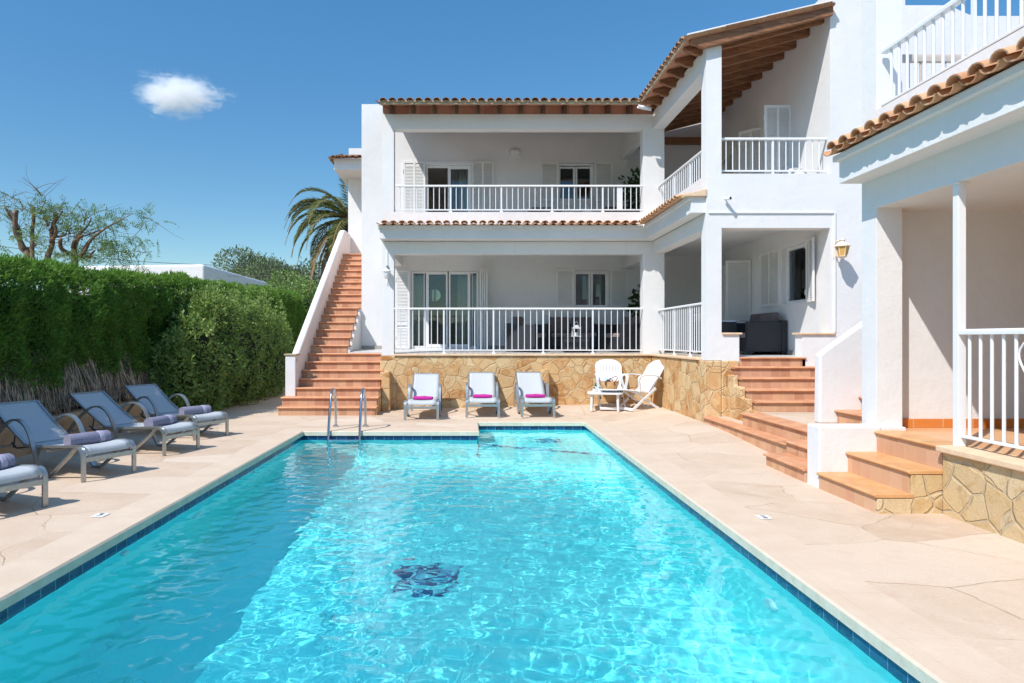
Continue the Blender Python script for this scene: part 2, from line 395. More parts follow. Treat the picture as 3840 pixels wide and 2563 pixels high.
simple('cushion', srgb(112,100,98), .9, var=.06, scale=10, bump=.2, bscale=200)
simple('cushion_light', srgb(132,120,116), .9, var=.06, scale=10)
simple('terrace_tile', srgb(196,194,190), .4, var=.04, scale=2)
simple('skirt_grey', srgb(160,154,148), .5, var=.04)
simple('cream_cap', srgb(222,192,158), .7, var=.06, scale=8, bump=.2, bscale=30)
simple('curtain', (.80,.79,.74,1), .9, var=.03)
simple('room_wall', (.80,.76,.72,1), .9, var=.03)
simple('black_trim', (.02,.02,.02,1), .5)
simple('leather', srgb(98,48,34), .5, var=.1, scale=20)
simple('wicker_dark', srgb(92,58,36), .8, var=.35, scale=70, bump=.6, bscale=90)
simple('mirror', (.55,.56,.54,1), .08, 1.0, var=.02)
simple('amber_glass', srgb(214,168,88), .3, var=.05)
simple('sign_white', (.78,.78,.77,1), .45, var=.02)
simple('ink', (.06,.06,.09,1), .6)
simple('bark_grey', srgb(120,100,84), .9, var=.3, scale=14, bump=.7, bscale=30)
simple('bark_red', srgb(124,98,78), .9, var=.3, scale=16, bump=.7, bscale=30)
simple('twig', srgb(196,176,152), .9, var=.3, scale=9)
simple('twig_dark', srgb(140,120,100), .95, var=.3, scale=9)
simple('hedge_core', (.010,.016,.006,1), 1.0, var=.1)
simple('soil', srgb(92,78,58), .95, var=.2, scale=9, bump=.6, bscale=30)
simple('wire', (.05,.05,.055,1), .6)
simple('magenta_towel', srgb(186,36,140), .95, var=.12, scale=40, bump=.6, bscale=260)
simple('lavender_towel', srgb(128,126,146), .95, var=.12, scale=50, bump=.8, bscale=200)
simple('lavender_band', srgb(156,153,172), .85, var=.03)
simple('pot_white', (.80,.80,.80,1), .35, var=.02)
simple('pink_cloth', srgb(236,176,196), .85, var=.08, scale=30)
simple('navy_tile_plain', srgb(20,52,92), .2, var=.2, scale=20)

def m_leaf(name, cols, rough=.5, trans=.25, nscale=.8, dry=None):
    n = NT(name); ri = n.n('NewGeometry').outputs['Random Per Island']; p = n.pos()
    c = n.ramp(ri, [(i/(len(cols)-1), q) for i, q in enumerate(cols)])
    big = n.noise(p, nscale, 3); c = n.mix(n.rng(big, .38, .66, 0, .55), c, cols[-1])
    if dry is not None: c = n.mix(n.rng(n.noise(p, 1.3, 4), .62, .72, 0, .8), c, dry)
    b = n.n('BsdfPrincipled'); n.set(b.inputs['Base Color'], c); b.inputs['Roughness'].default_value = rough
    b.inputs['Specular IOR Level'].default_value = .2
    tr = n.n('BsdfTranslucent'); n.set(tr.inputs['Color'], n.mix(.5, c, (.9,1.0,.25,1), 'MULTIPLY'))
    mx = n.n('MixShader'); mx.inputs[0].default_value = trans
    n.t.links.new(b.outputs[0], mx.inputs[1]); n.t.links.new(tr.outputs[0], mx.inputs[2])
    MAT[name] = n.done(mx.outputs[0])
m_leaf('leaf_hedge', [(.065,.14,.028,1),(.11,.225,.042,1),(.18,.32,.055,1),(.09,.185,.036,1)], .5, .35, .7, dry=None)
m_leaf('leaf_spray', [(.085,.19,.03,1),(.13,.26,.04,1),(.17,.30,.05,1)], .5, .35)
m_leaf('leaf_tip', [(.10,.22,.03,1),(.15,.29,.045,1),(.20,.34,.06,1)], .5, .35)
m_leaf('leaf_shrub', [(.13,.22,.06,1),(.20,.30,.085,1),(.34,.43,.12,1),(.17,.27,.075,1)], .42, .3, .9)
m_leaf('leaf_yellow', [(.42,.38,.08,1),(.5,.46,.16,1),(.5,.25,.05,1)], .5, .25)
m_leaf('leaf_pepper', [(.10,.17,.045,1),(.15,.23,.06,1),(.20,.29,.08,1)], .5, .35)
m_leaf('leaf_olive', [(.11,.15,.07,1),(.15,.19,.09,1),(.20,.24,.12,1),(.09,.125,.06,1)], .55, .2, .15)
m_leaf('leaf_palm', [(.12,.15,.045,1),(.18,.20,.06,1),(.24,.24,.08,1),(.09,.13,.04,1)], .4, .25, .6)
m_leaf('leaf_palm_dry', [(.30,.22,.11,1),(.24,.17,.09,1),(.36,.28,.15,1)], .7, .2)
m_leaf('leaf_dark', [(.02,.045,.015,1),(.035,.075,.02,1),(.05,.10,.03,1)], .4, .15)
m_leaf('leaf_agave', [(.10,.24,.03,1),(.20,.36,.05,1),(.05,.15,.02,1)], .4, .15)
m_leaf('leaf_succulent', [(.05,.12,.08,1),(.08,.17,.12,1)], .4, .1)

def m_sling(name, col):
    n = NT(name); v = n.pos(obj=True)
    w = n.math('MULTIPLY', n.math('SINE', n.math('MULTIPLY', n.noise(v, 180, 1), 30)), .05)
    c = n.mix(n.noise(v, 30, 3), col, tuple(q*.86 for q in col[:3])+(1,))
    n.bsdf(c, .62, n.bump(n.noise(v, 320, 2), .25, .002)); MAT[name] = n.mat
m_sling('sling', srgb(184,188,190))

def m_basket():
    n = NT('basket_weave'); v = n.pos(obj=True); sp = n.n('SeparateXYZ'); n.set(sp.inputs[0], n.warp(v, 30, .004))
    w = n.math('SINE', n.math('MULTIPLY', sp.outputs[2], 420)); c = n.ramp(n.math('MULTIPLY_ADD', w, .25, n.noise(v, 40, 3)), [(.2, srgb(176,128,78)), (.6, srgb(214,170,116)), (.9, srgb(228,190,138))])
    n.bsdf(c, .8, n.bump(w, .6, .004)); MAT['basket_weave'] = n.mat
m_basket()
def m_print(name, cols, scale):
    n = NT(name); v = n.pos(obj=True); c = n.ramp(n.noise(v, scale, 2, .5, 1.5), [(i/(len(cols)-1)*.5+.25, q) for i, q in enumerate(cols)])
    n.bsdf(c, .5); MAT[name] = n.mat
m_print('magazine', [srgb(220,150,180), srgb(236,236,240), srgb(240,220,228), srgb(170,190,220)], 14)
m_print('blue_hat', [srgb(96,140,186), srgb(140,178,212), srgb(232,240,246), srgb(110,160,205)], 22)

def m_glass():
    n = NT('window_glass')
    fr = n.n('Fresnel'); fr.inputs[0].default_value = 1.6
    gl = n.n('BsdfGlossy'); gl.inputs['Roughness'].default_value = .0; gl.inputs['Color'].default_value = (.9,.95,1,1)
    tp = n.n('BsdfTransparent'); tp.inputs[0].default_value = (.74,.78,.77,1)
    mx = n.n('MixShader'); n.set(mx.inputs[0], n.math('MULTIPLY', fr.outputs[0], 1.15, clamp=True)); n.t.links.new(tp.outputs[0], mx.inputs[1]); n.t.links.new(gl.outputs[0], mx.inputs[2])
    MAT['window_glass'] = n.done(mx.outputs[0])
m_glass()

def m_pool():
    n = NT('pool_mosaic'); p = n.pos()
    v = n.noise(p, .8, 3); c = n.ramp(v, [(.3, POOL_A), (.7, POOL_B)])
    s = n.n('SeparateXYZ'); n.set(s.inputs[0], p)
    def lines(q, pitch, w):
        return n.rng(n.math('ABSOLUTE', n.math('SUBTRACT', n.math('FRACT', n.math('DIVIDE', q, pitch)), .5)), .5 - w/pitch, .5)
    fine = n.math('MAXIMUM', n.math('MAXIMUM', lines(s.outputs[0], .05, .003), lines(s.outputs[1], .05, .003)), 0)
    c = n.mix(n.math('MULTIPLY', fine, .10), c, (.85,.95,.95,1))
    sheet = n.math('MULTIPLY', lines(s.outputs[0], .36, .006), n.rng(n.noise(p, .55, 2), .42, .58))
    c = n.mix(n.math('MULTIPLY', sheet, .6), c, (.01,.14,.22,1))
    n.bsdf(c, .35); MAT['pool_mosaic'] = n.mat
    n = NT('navy_tile'); p = n.pos(); s = n.n('SeparateXYZ'); n.set(s.inputs[0], p)
    def idx(q): return n.math('FLOOR', n.math('DIVIDE', q, .15))
    cb = n.n('CombineXYZ'); n.set(cb.inputs[0], idx(s.outputs[0])); n.set(cb.inputs[1], idx(s.outputs[1]))
    w = n.n('TexWhiteNoise', noise_dimensions='2D'); n.set(w.inputs['Vector'], cb.outputs[0])
    c = n.ramp(w.outputs[0], [(0, srgb(14,44,84)), (.5, srgb(22,62,104)), (1, srgb(36,84,124))])
    c = n.mix(n.rng(n.noise(p, 18, 3), .4, .7, 0, .4), c, srgb(46,96,136))
    g = n.n('NewGeometry').outputs['Normal']; sn = n.n('SeparateXYZ'); n.set(sn.inputs[0], g)
    ax = n.math('ABSOLUTE', sn.outputs[0])
    q = n.math('ADD', n.math('MULTIPLY', ax, s.outputs[1]), n.math('MULTIPLY', n.math('SUBTRACT', 1.0, ax), s.outputs[0]))
    j = n.rng(n.math('ABSOLUTE', n.math('SUBTRACT', n.math('FRACT', n.math('DIVIDE', q, .15)), .5)), .482, .492)
    c = n.mix(n.math('MULTIPLY', j, .75), c, srgb(150,180,196))
    n.bsdf(c, .12, n.bump(n.noise(p, 9, 2), .15, .01)); MAT['navy_tile'] = n.mat
def m_drain():
    n = NT('drain_mosaic'); p = n.pos(); w = n.n('TexWhiteNoise', noise_dimensions='3D'); f = n.n('VectorMath', operation='FLOOR'); sc_ = n.n('VectorMath', operation='SCALE'); n.set(sc_.inputs[0], p); sc_.inputs['Scale'].default_value = 20; n.set(f.inputs[0], sc_.outputs[0]); n.set(w.inputs['Vector'], f.outputs[0])
    c = n.ramp(w.outputs[0], [(0, srgb(22,76,124)), (.30, srgb(36,112,156)), (.44, srgb(70,165,195)), (.56, srgb(110,210,222))], 'CONSTANT'); n.bsdf(c, .25); MAT['drain_mosaic'] = n.mat  # pale tiles mixed in to paint the ripples' break-up of the navy
m_drain()
POOL_A = (.13,.875,.87,1); POOL_B = (.19,.905,.895,1)
m_pool()
def m_water():
    n = NT('pool_water')
    g = n.n('BsdfGlass'); g.inputs['Roughness'].default_value = 0.0; g.inputs['IOR'].default_value = 1.333
    g.inputs['Color'].default_value = (.97,1,1,1); MAT['pool_water'] = n.done(g.outputs[0])
m_water()

simple('pool_fitting', (.45,.80,.82,1), .3, var=.1)
# ------------------------------------------------------------------ camera, sky, sun
SUN = Vector((-.585, -.60, 1.0)).normalized()      # towards the sun
cam = bpy.data.cameras.new('camera'); cam.lens = 24; cam.sensor_width = 36
cam.shift_x = (1920 - CX)/3840; cam.shift_y = (CY - 1281.5)/3840
cam.clip_start = .05; cam.clip_end = 6000
co = bpy.data.objects.new('camera', cam); C.objects.link(co); co.location = (0, 0, H); co.rotation_euler = (PI/2, 0, 0)
SC.camera = co
w = bpy.data.worlds.new('World'); SC.world = w; w.use_nodes = True
nt = w.node_tree; bg = nt.nodes['Background']
sky = nt.nodes.new('ShaderNodeTexSky'); sky.sky_type = 'NISHITA'; sky.sun_disc = False
sky.sun_elevation = math.asin(SUN.z); sky.sun_rotation = math.atan2(SUN.x, SUN.y)
sky.air_density = 1.0; sky.dust_density = .15; sky.ozone_density = 1.5; sky.altitude = 10
hs = nt.nodes.new('ShaderNodeHueSaturation'); hs.inputs['Saturation'].default_value = 1.25; hs.inputs['Value'].default_value = 1.0
nt.links.new(sky.outputs[0], hs.inputs['Color']); 
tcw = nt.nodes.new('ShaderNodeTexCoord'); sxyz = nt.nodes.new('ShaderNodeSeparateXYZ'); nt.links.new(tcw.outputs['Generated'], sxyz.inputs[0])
crw = nt.nodes.new('ShaderNodeValToRGB'); nt.links.new(sxyz.outputs[2], crw.inputs[0])      # low sky darkened; unseen zenith raised and warmed as added fill light
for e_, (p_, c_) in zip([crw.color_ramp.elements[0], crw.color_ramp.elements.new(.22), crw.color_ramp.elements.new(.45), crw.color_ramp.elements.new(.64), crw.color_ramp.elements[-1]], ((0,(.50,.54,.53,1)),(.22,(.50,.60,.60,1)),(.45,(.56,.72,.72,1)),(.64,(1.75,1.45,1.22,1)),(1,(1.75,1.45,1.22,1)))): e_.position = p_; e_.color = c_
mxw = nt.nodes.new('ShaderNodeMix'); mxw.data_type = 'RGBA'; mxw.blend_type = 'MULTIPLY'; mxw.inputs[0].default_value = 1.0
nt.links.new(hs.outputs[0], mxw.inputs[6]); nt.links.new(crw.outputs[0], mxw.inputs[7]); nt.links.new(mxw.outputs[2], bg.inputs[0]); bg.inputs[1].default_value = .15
sun = bpy.data.lights.new('sun', 'SUN'); sun.energy = 3.4; sun.angle = math.radians(.53); sun.color = (1, .965, .925)
so = bpy.data.objects.new('sun', sun); C.objects.link(so); so.location = (-20, -20, 40)
so.rotation_euler = SUN.to_track_quat('Z', 'Y').to_euler()
SC.view_settings.view_transform = 'Standard'; SC.view_settings.look = 'None'; SC.view_settings.gamma = 1
SC.view_settings.exposure = 0.64; SC.view_settings.use_curve_mapping = False
cy = SC.cycles
cy.max_bounces = 18; cy.diffuse_bounces = 10; cy.glossy_bounces = 8; cy.transmission_bounces = 10; cy.transparent_max_bounces = 12
cy.caustics_refractive = True; cy.caustics_reflective = True; cy.blur_glossy = .5
cy.sample_clamp_indirect = 6.0; cy.sample_clamp_direct = 0
cy.use_denoising = True
# ------------------------------------------------------------------ pool, deck
XL, XR, XN = -2.64, 2.02, .12           # pool sides and the notch
YF1, YF2, YB = 10.75, 11.95, -2.5       # far edges (left part, right part), near edge behind the camera
WL, PB = -.133, -1.62                   # water level, pool floor
CT = .07                                # coping thickness
def sm(t):
    t = max(0., min(1., t)); return t*t*(3-2*t)
def gz(x, y):                           # the paving climbs a little towards the wing
    a = sm((x-2.25)/1.45)*sm((y-7.2)/3.4)
    b = max(0, min(1, (x+1.8)/5.0))*sm((y-12.25)/1.6)
    return .13*max(a, b)
def pool_outline(o=0.0):
    return [(XL-o, YB-o), (XR+o, YB-o), (XR+o, YF2+o), (XN-o, YF2+o), (XN-o, YF1+o), (XL-o, YF1+o)]
# paving with a hole for the pool: grid of cells, height follows gz
def paving():
    cw = .34                            # the coping ring is a separate course
    xs = sorted(set([round(v,3) for v in np.arange(-9, 14.01, .5)] + [XL-cw, XN-cw, XR+cw, XL, XN, XR]))
    ys = sorted(set([round(v,3) for v in np.arange(-12, 26.01, .4)] + [YB-cw, YF1+cw, YF2+cw, YF1, YF2]))
    def inside(x, y):
        return XL-cw < x < XR+cw and YB-cw < y < YF2+cw and not (x < XN-cw and y > YF1+cw)
    mb = MB(); vid = {}
    def V(i, j):
        if (i, j) not in vid:
            vid[(i, j)] = len(mb.v); mb.v.append((xs[i], ys[j], gz(xs[i], ys[j])))
        return vid[(i, j)]
    for i in range(len(xs)-1):
        for j in range(len(ys)-1):
            if not inside((xs[i]+xs[i+1])/2, (ys[j]+ys[j+1])/2):
                mb.f.append((V(i,j), V(i+1,j), V(i+1,j+1), V(i,j+1))); mb.m.append(0)
    tag(mb.build('pool_deck', MAT['flagstone'], smooth=True), kind='structure')
paving()
def ring(inner, outer, z0, z1):
    n = len(inner); vs = [(x,y,z1) for x,y in inner] + [(x,y,z1) for x,y in outer] + [(x,y,z0) for x,y in inner] + [(x,y,z0) for x,y in outer]
    fs = []
    for i in range(n):
        j = (i+1) % n
        fs += [(i,j,n+j,n+i), (2*n+i,3*n+i,3*n+j,2*n+j), (i,2*n+i,2*n+j,j), (n+i,n+j,3*n+j,3*n+i)]
    return vs, fs
pool = thing('swimming_pool', 'turquoise tiled swimming pool with a navy tile waterline band and cream stone coping', 'pool', (0,0,0))
m = MB(); a_, b_, c_, d_ = pool_outline(-.025), pool_outline(-.012), pool_outline(.34), pool_outline(-.025); n = len(a_); zt = .0012
m.add([(x,y,-.012) for x,y in a_] + [(x,y,zt) for x,y in b_] + [(x,y,zt) for x,y in c_] + [(x,y,-CT) for x,y in a_] + [(x,y,-CT) for x,y in c_],
      [f for i in range(n) for j in [(i+1) % n] for f in ((i,j,n+j,n+i), (n+i,n+j,2*n+j,2*n+i), (i,3*n+i,3*n+j,j), (3*n+i,4*n+i,4*n+j,3*n+j), (2*n+i,2*n+j,4*n+j,4*n+i))]); m.build('coping', MAT['coping_stone'], pool)
# shell
m = MB(); o = pool_outline(0); n = len(o)
def wall_band(mb, o, z0, z1):
    n = len(o); mb.add([(x,y,z0) for x,y in o] + [(x,y,z1) for x,y in o], [(i, i+n, (i+1)%n+n, (i+1)%n) for i in range(n)])
wall_band(m, o, PB, -.195)
m.add([(x,y,PB) for x,y in o], [tuple(range(n))])
shell = m.build('basin', MAT['pool_mosaic'], pool)
m = MB(); wall_band(m, o, -.195, -CT); band = m.build('waterline_tiles', MAT['navy_tile'], pool)
# shallow shelf at the far right, navy edge tiles
sh = [(XN+.02, 10.74), (XR-.004, 9.80), (XR-.004, YF2-.004), (XN+.02, YF2-.004)]
m = MB(); m.prism(sh, 'z', PB+.004, -.62); shelf = m.build('shallow_shelf', MAT['pool_mosaic'], pool)
dx, dy = sh[1][0]-sh[0][0], sh[1][1]-sh[0][1]; L = math.hypot(dx, dy); nx, ny = -dy/L, dx/L
e0, e1 = Vector((sh[0][0], sh[0][1], 0)), Vector((sh[1][0], sh[1][1], 0))
m = MB(); q = [e0 - Vector((nx,ny,0))*.006, e1 - Vector((nx,ny,0))*.006, e1 + Vector((nx,ny,0))*.11, e0 + Vector((nx,ny,0))*.11]
m.prism([(v.x, v.y) for v in q], 'z', -.66, -.614); m.build('shelf_edge', MAT['drain_mosaic'], pool)
m = MB(); m.box(-.66, -.10, 5.78, 6.30, PB, PB+.006); m.build('floor_drain', MAT['drain_mosaic'], pool)
m = MB(); m.box(1.08, 1.48, 10.95, 11.35, -.62, -.614); m.build('shelf_drain', MAT['drain_mosaic'], pool)
def disc_x(x, y, z, r, t, sgn):
    mb = MB(); mb.lathe([(r,0),(r,t*.5),(r*.8,t),(r*.3,t*1.15)], (0,0,0), 24)
    mb.xf(Matrix.Translation((x,y,z)) @ Matrix.Rotation(sgn*PI/2, 4, 'Y')); return mb
disc_x(XR, 4.55, -.66, .085, .03, -1).build('pool_lamp', MAT['pool_fitting'], pool, autosmooth=.6)
disc_x(XL, 6.6, -.62, .10, .04, 1).build('pool_lamp', MAT['pool_fitting'], pool, autosmooth=.6)
disc_x(XL, 5.2, -.30, .05, .03, 1).build('inlet', MAT['plastic_white'], pool, autosmooth=.6)
disc_x(XL, 8.3, -.30, .05, .03, 1).build('inlet', MAT['plastic_white'], pool, autosmooth=.6)
# water: real waves, so that the sun is focused on the floor by the surface itself
def water():
    rs = np.random.default_rng(5); comps = []
    for lam, amp, cnt in WAVES:
        for _ in range(cnt):
            l = lam*rs.uniform(.75, 1.3); a = rs.uniform(0, 2*PI); comps.append((2*PI/l*math.cos(a), 2*PI/l*math.sin(a), rs.uniform(0, 2*PI), amp*rs.uniform(.6, 1.3)))
    ys = [YB]
    while ys[-1] < YF2+.01:
        ys.append(ys[-1] + (.022 if ys[-1] < 6 else .03 if ys[-1] < 9 else .04))
    ys = np.array(ys); ys = ys*(YF2+.012-YB)/(ys[-1]-YB) + YB*(1-(YF2+.012-YB)/(ys[-1]-YB))
    xs = np.arange(XL-.012, XR+.0121, .022); xs = np.linspace(XL-.012, XR+.012, len(xs))
    X, Y = np.meshgrid(xs, ys); Z = np.zeros_like(X)
    # slow modulation: calm and lively patches
    mod = .75 + .35*np.sin(X*.9+Y*.6+1.0)*np.sin(Y*.55-X*.4+.3)
    near = np.clip((5.6-Y)/3.6, 0, 1); near = 1 + 1.5*near*near*(3-2*near)      # waves raised at the near end to add sharper caustic lines
    for kx, ky, ph, a in comps: Z += a*np.sin(kx*X + ky*Y + ph)*(near if .2 < 2*PI/math.hypot(kx, ky) < .65 else 1)
    Z = Z*mod + WL
    nx_, ny_ = len(xs), len(ys)
    idx = np.arange(nx_*ny_).reshape(ny_, nx_)
    q = np.stack([idx[:-1,:-1], idx[:-1,1:], idx[1:,1:], idx[1:,:-1]], -1).reshape(-1, 4)
    cxm = (X[:-1,:-1]+X[1:,1:])/2; cym = (Y[:-1,:-1]+Y[1:,1:])/2
    keep = ~((cxm < XN-.012) & (cym > YF1+.012)); q = q[keep.ravel()]
    o = fast_mesh('water', np.stack([X, Y, Z], -1).reshape(-1, 3), q, MAT['pool_water'], None, True)
    tag(o, kind='structure'); return o
WAVES = [(.90, .0011, 4), (.48, .0006, 6), (.28, .00055, 9), (.16, .00040, 14), (.095, .00026, 14)]
water_o = water()
# sunlight through the surface: shadow caustics
sun.cycles.is_caustics_light = True
water_o.cycles.is_caustics_caster = True
for o_ in children(pool): o_.cycles.is_caustics_receiver = True
# ------------------------------------------------------------------ the villa
YA, YBK, YW = 14.0, 16.25, 10.82        # loggia front, loggia back wall, front of the wing
XW, XI = 3.75, 5.71                     # pool side of the wing, its inner right wall
villa = thing('villa', 'white two-storey villa with tiled roofs, loggias and a stone-clad terrace base', 'house', (0, 14, 0))
def part(mb_or_obj, name=None, mat=None, parent=villa, **kw):
    o = mb_or_obj.build(name, mat, **kw) if isinstance(mb_or_obj, MB) else mb_or_obj
    o.parent = parent; o.matrix_parent_inverse = Matrix.Translation(parent.location).inverted() if parent.type == 'EMPTY' else Matrix.Identity(4)
    return o
PL = MAT['plaster']
S = Solid()
# main block behind the loggias
S.add(-2.577, 12.0, YBK, 24.0, -.2, 6.10)
S.add(-2.577, -1.86, YBK, 17.2, 6.10, 7.04); S.add(-1.86, 6.0, YBK, 16.5, 6.10, 6.80)
for a, b in ((-2.2, 1.5), (1.7, 5.4)):
    S.cut(a, b, 16.5, 20.5, 1.2, 3.42); S.cut(a, b, 16.5, 20.5, 3.72, 6.0)
LD = (PX(1541,YBK), PX(1795,YBK), 1.215, 3.07); LWN = (2.48, 3.326, 2.21, 3.08)
UD = (-1.054, .038, 3.72, 5.60); UWN = (2.114, 2.958, 4.757, 5.646)
for a, b, c, d in (LD, LWN, UD, UWN): S.cut(a, b, YBK, 16.5, c, d)
# loggia front frame
S.add(-1.805, 3.99, YA, 14.24, 1.11, 6.06)
S.cut(-1.559, 3.549, YA, 14.24, 1.11, 3.195); S.cut(-1.559, 3.549, YA, 14.24, 4.053, 5.76)
S.add(-1.56, 3.75, 14.03, 14.2, 6.06, 6.235); 
# slabs
S.add(-1.805, XI, 14.24, YBK, 3.43, 3.70); S.add(3.99, XI, 11.06, 14.24, 3.43, 3.70)
S.add(-1.805, -1.60, 14.24, YBK, 3.70, 4.0); S.add(-1.805, -1.60, 14.24, YBK, 3.18, 3.43)
S.add(3.60, 3.85, 14.24, YBK, 3.10, 3.43)
# wing, pool side
S.add(XW, 3.99, YW, YA, 1.11, 6.10)
S.cut(XW, 3.99, 11.06, YA, 1.11, 3.205); S.cut(XW, 3.99, 11.06, YA, 4.06, 5.756)
# wing, front
S.add(3.99, XI, YW, 11.06, 3.21, 4.07)
S.add(3.99, 4.27, YW, 11.06, -.1, 1.52); S.add(5.27, XI, YW, 11.06, -.1, 1.52)
# right wall of the wing with its door and window openings
S.add(XI, 6.1, YW, YBK, -.2, 7.0); S.add(6.1, 7.5, YW, YBK, -.2, 6.74); S.add(7.5, 12, YW, YBK, -.2, 6.57)
S.add(XI, 6.1, YW, 11.2, 7.0, 7.7); S.add(6.1, 6.9, YW, 11.2, 6.74, 7.7)
S.cut(6.1, 9.5, 11.4, 15.8, 1.2, 3.4); S.cut(6.1, 9.5, 11.4, 15.8, 3.7, 6.2)
S.cut(XI, 6.1, 11.57, 12.5, 2.09, 3.10); S.cut(XI, 6.1, 13.9, 14.8, 1.2, 3.04)
S.cut(XI, 6.1, 12.2, 13.3, 3.72, 5.6)
# eaves box (cornice) under the tile skirt
S.add(-1.805, XW, 13.67, YA, 3.46, 3.66); S.add(3.52, XW, 10.86, 13.67, 3.46, 3.66)
S.add(-1.84, XW, 13.62, YA, 3.66, 3.71); S.add(3.47, XW, 10.86, 13.62, 3.66, 3.71)
# annex beyond the outside stair
S.add(-3.53, -2.577, 19.8, 24.0, -.2, 6.10)
S.add(-3.73, -2.577, 18.74, 19.8, 6.10, 6.33); S.add(-3.73, -2.577, 19.8, 24, 6.10, 6.33)
S.add(-3.62, -2.577, 20.4, 22.5, 6.33, 7.15)
part(S.build('wall', PL, None, .016))
part(MB().prism([(7.49,6.57)] + [(7.50+.55*k/8, 6.74-.17*(.5-.5*math.cos(PI*k/8))+.0) for k in range(9)] , 'y', YW+.002, 11.4), 'parapet_curve', PL)
# terrace floors, falling a little to the front
def slab(poly, z1, z0, name, mat, parent=villa):
    m = MB(); n = len(poly); m.add([(x,y,z0) for x,y in poly] + [(x,y,z1(y)) for x,y in poly],
        [tuple(range(n-1,-1,-1)), tuple(range(n,2*n))] + [(i,(i+1)%n,(i+1)%n+n,i+n) for i in range(n)])
    return part(m, name, mat, parent)
zf = lambda y: 1.150 + .055*max(0, min(1, (y-14)/2.25))
slab([(-1.85,14.26),(5.70,14.26),(5.70,16.24),(-2.575,16.24),(-2.575,14.62),(-1.85,14.62)], zf, .02, 'terrace_floor', MAT['terrace_tile'])
slab([(4.0,11.07),(5.70,11.07),(5.70,14.255),(4.0,14.255)], lambda y: 1.165, .02, 'terrace_floor', MAT['terrace_tile'])
slab([(4.275,10.83),(5.265,10.83),(5.265,11.065),(4.275,11.065)], lambda y: 1.163, .02, 'terrace_floor', MAT['terrace_tile'])
m = MB(); m.box(-2.57, LD[0]-.02, 16.225, 16.247, 1.20, 1.29); m.box(LD[1]+.02, 5.70, 16.225, 16.247, 1.20, 1.29)
m.box(5.69, 5.708, 11.08, 13.88, 1.16, 1.25); part(m, 'skirting', MAT['skirt_grey'])
# stone-clad base
m = MB(); m.box(-1.835, 3.72, 13.965, 14.19, -.05, 1.105); m.box(3.716, 3.98, 10.785, 13.97, -.05, 1.105); m.box(3.978, 4.255, 10.787, 10.825, -.05, 1.105)
part(m, 'stone_cladding', MAT['stone_cladding'], bevel=.02)
m = MB(); m.box(-1.552, 3.70, 13.93, 14.25, 1.105, 1.145); m.box(3.685, 3.99, 11.07, 13.93, 1.105, 1.145); part(m, 'terrace_coping', MAT['cream_cap'], bevel=.008)
m = MB(); m.box(4.24, 4.31, YW-.03, 11.09, 1.52, 1.55); m.box(3.995, 4.24, YW-.03, 11.09, 1.52, 1.55); part(m, 'wall_cap', MAT['cream_cap'], bevel=.006)
m = MB(); m.box(5.23, 5.78, YW-.03, 11.09, 1.52, 1.55); part(m, 'wall_cap', MAT['cream_cap'], bevel=.006)
for x0, x1, y0, zt, in ((-1.765, -1.60, 13.64, .80), (1.445, 1.60, 13.74, .845)):
    m = MB(); r = random.Random(int(x0*10))
    m.prism([(x0,-.05),(x1,-.05),(x1,zt-.04),(x1-.03,zt),(x0+.04,zt-.01),(x0,zt-.06)], 'y', y0, 13.97)
    part(m, 'stone_buttress', MAT['stone_cladding'], bevel=.015)
# ---- roof tiles
def tile(mb, O, u, d, n, r0, r1, L, t=.014, up=True, seg=7, fl=.66):
    """one barrel tile; O = centre of its low end, d runs up the slope"""
    vs = []; k = seg+1
    for r, s in ((r0, 0.0), (r1, L)):
        for rr in (r, r-t):
            for i in range(k):
                a = PI*(i/seg) ; c_, s_ = math.cos(a)*rr, math.sin(a)*rr*(fl if up else -fl*.85)
                vs.append(O + d*s + u*c_ + n*s_)
    A, B, Cc, D = 0, k, 2*k, 3*k; fs = []
    for i in range(seg):
        fs += [(A+i, A+i+1, Cc+i+1, Cc+i), (B+i+1, B+i, D+i, D+i+1), (A+i+1, A+i, B+i, B+i+1), (Cc+i, Cc+i+1, D+i+1, D+i)]
    fs += [(A, Cc, D, B), (A+seg, B+seg, D+seg, Cc+seg)]
    mb.add(vs, fs)
def tile_field(O, u, d, ncol, pitch, nrow, rowlen=.33, seed=1, jit=.006, fl=.66):
    rd = random.Random(seed); O = Vector(O); u = Vector(u).normalized(); d = Vector(d).normalized(); n = u.cross(d).normalized()
    if n.z < 0: n = -n
    mb = MB()
    for c in range(ncol+1):
        for r in range(nrow):
            j = lambda: rd.uniform(-jit, jit)
            base = O + d*(r*rowlen) + n*(.012*0)
            tile(mb, base + u*(c*pitch + j()) + d*j() + n*(.012+j()*.5), u, d, n, pitch*.43, pitch*.40, rowlen+.07, up=False, fl=fl)
            if c < ncol:
                tile(mb, base + u*((c+.5)*pitch + j()) + d*(j()-.012) + n*(.012+j()*.5), u, d, n, pitch*.40, pitch*.34, rowlen+.07, fl=fl)
    return mb
main_roof = part(MB().prism([(13.50,6.095),(16.4,6.88),(16.4,6.93),(13.50,6.145)], 'x', -1.80, 3.62), 'roof', MAT['ceiling_tile'])
def sub(mb, name, mat, parent, **kw):      # villa part coordinates are world coordinates
    o = mb.build(name, mat, **kw); o.parent = parent; return o
sl = math.atan((6.93-6.145)/2.9); dm = (0, math.cos(sl), math.sin(sl))
sub(tile_field((-1.80, 13.44, 6.145), (1,0,0), dm, 30, .1765, 9, seed=3), 'roof_tiles', MAT['roof_tile_old'], main_roof, autosmooth=.9)
m = MB(); m.box(-1.80, 3.40, 13.47, 13.50, 6.085, 6.165); sub(m, 'eaves_mortar', MAT['mortar'], main_roof, bevel=.006)
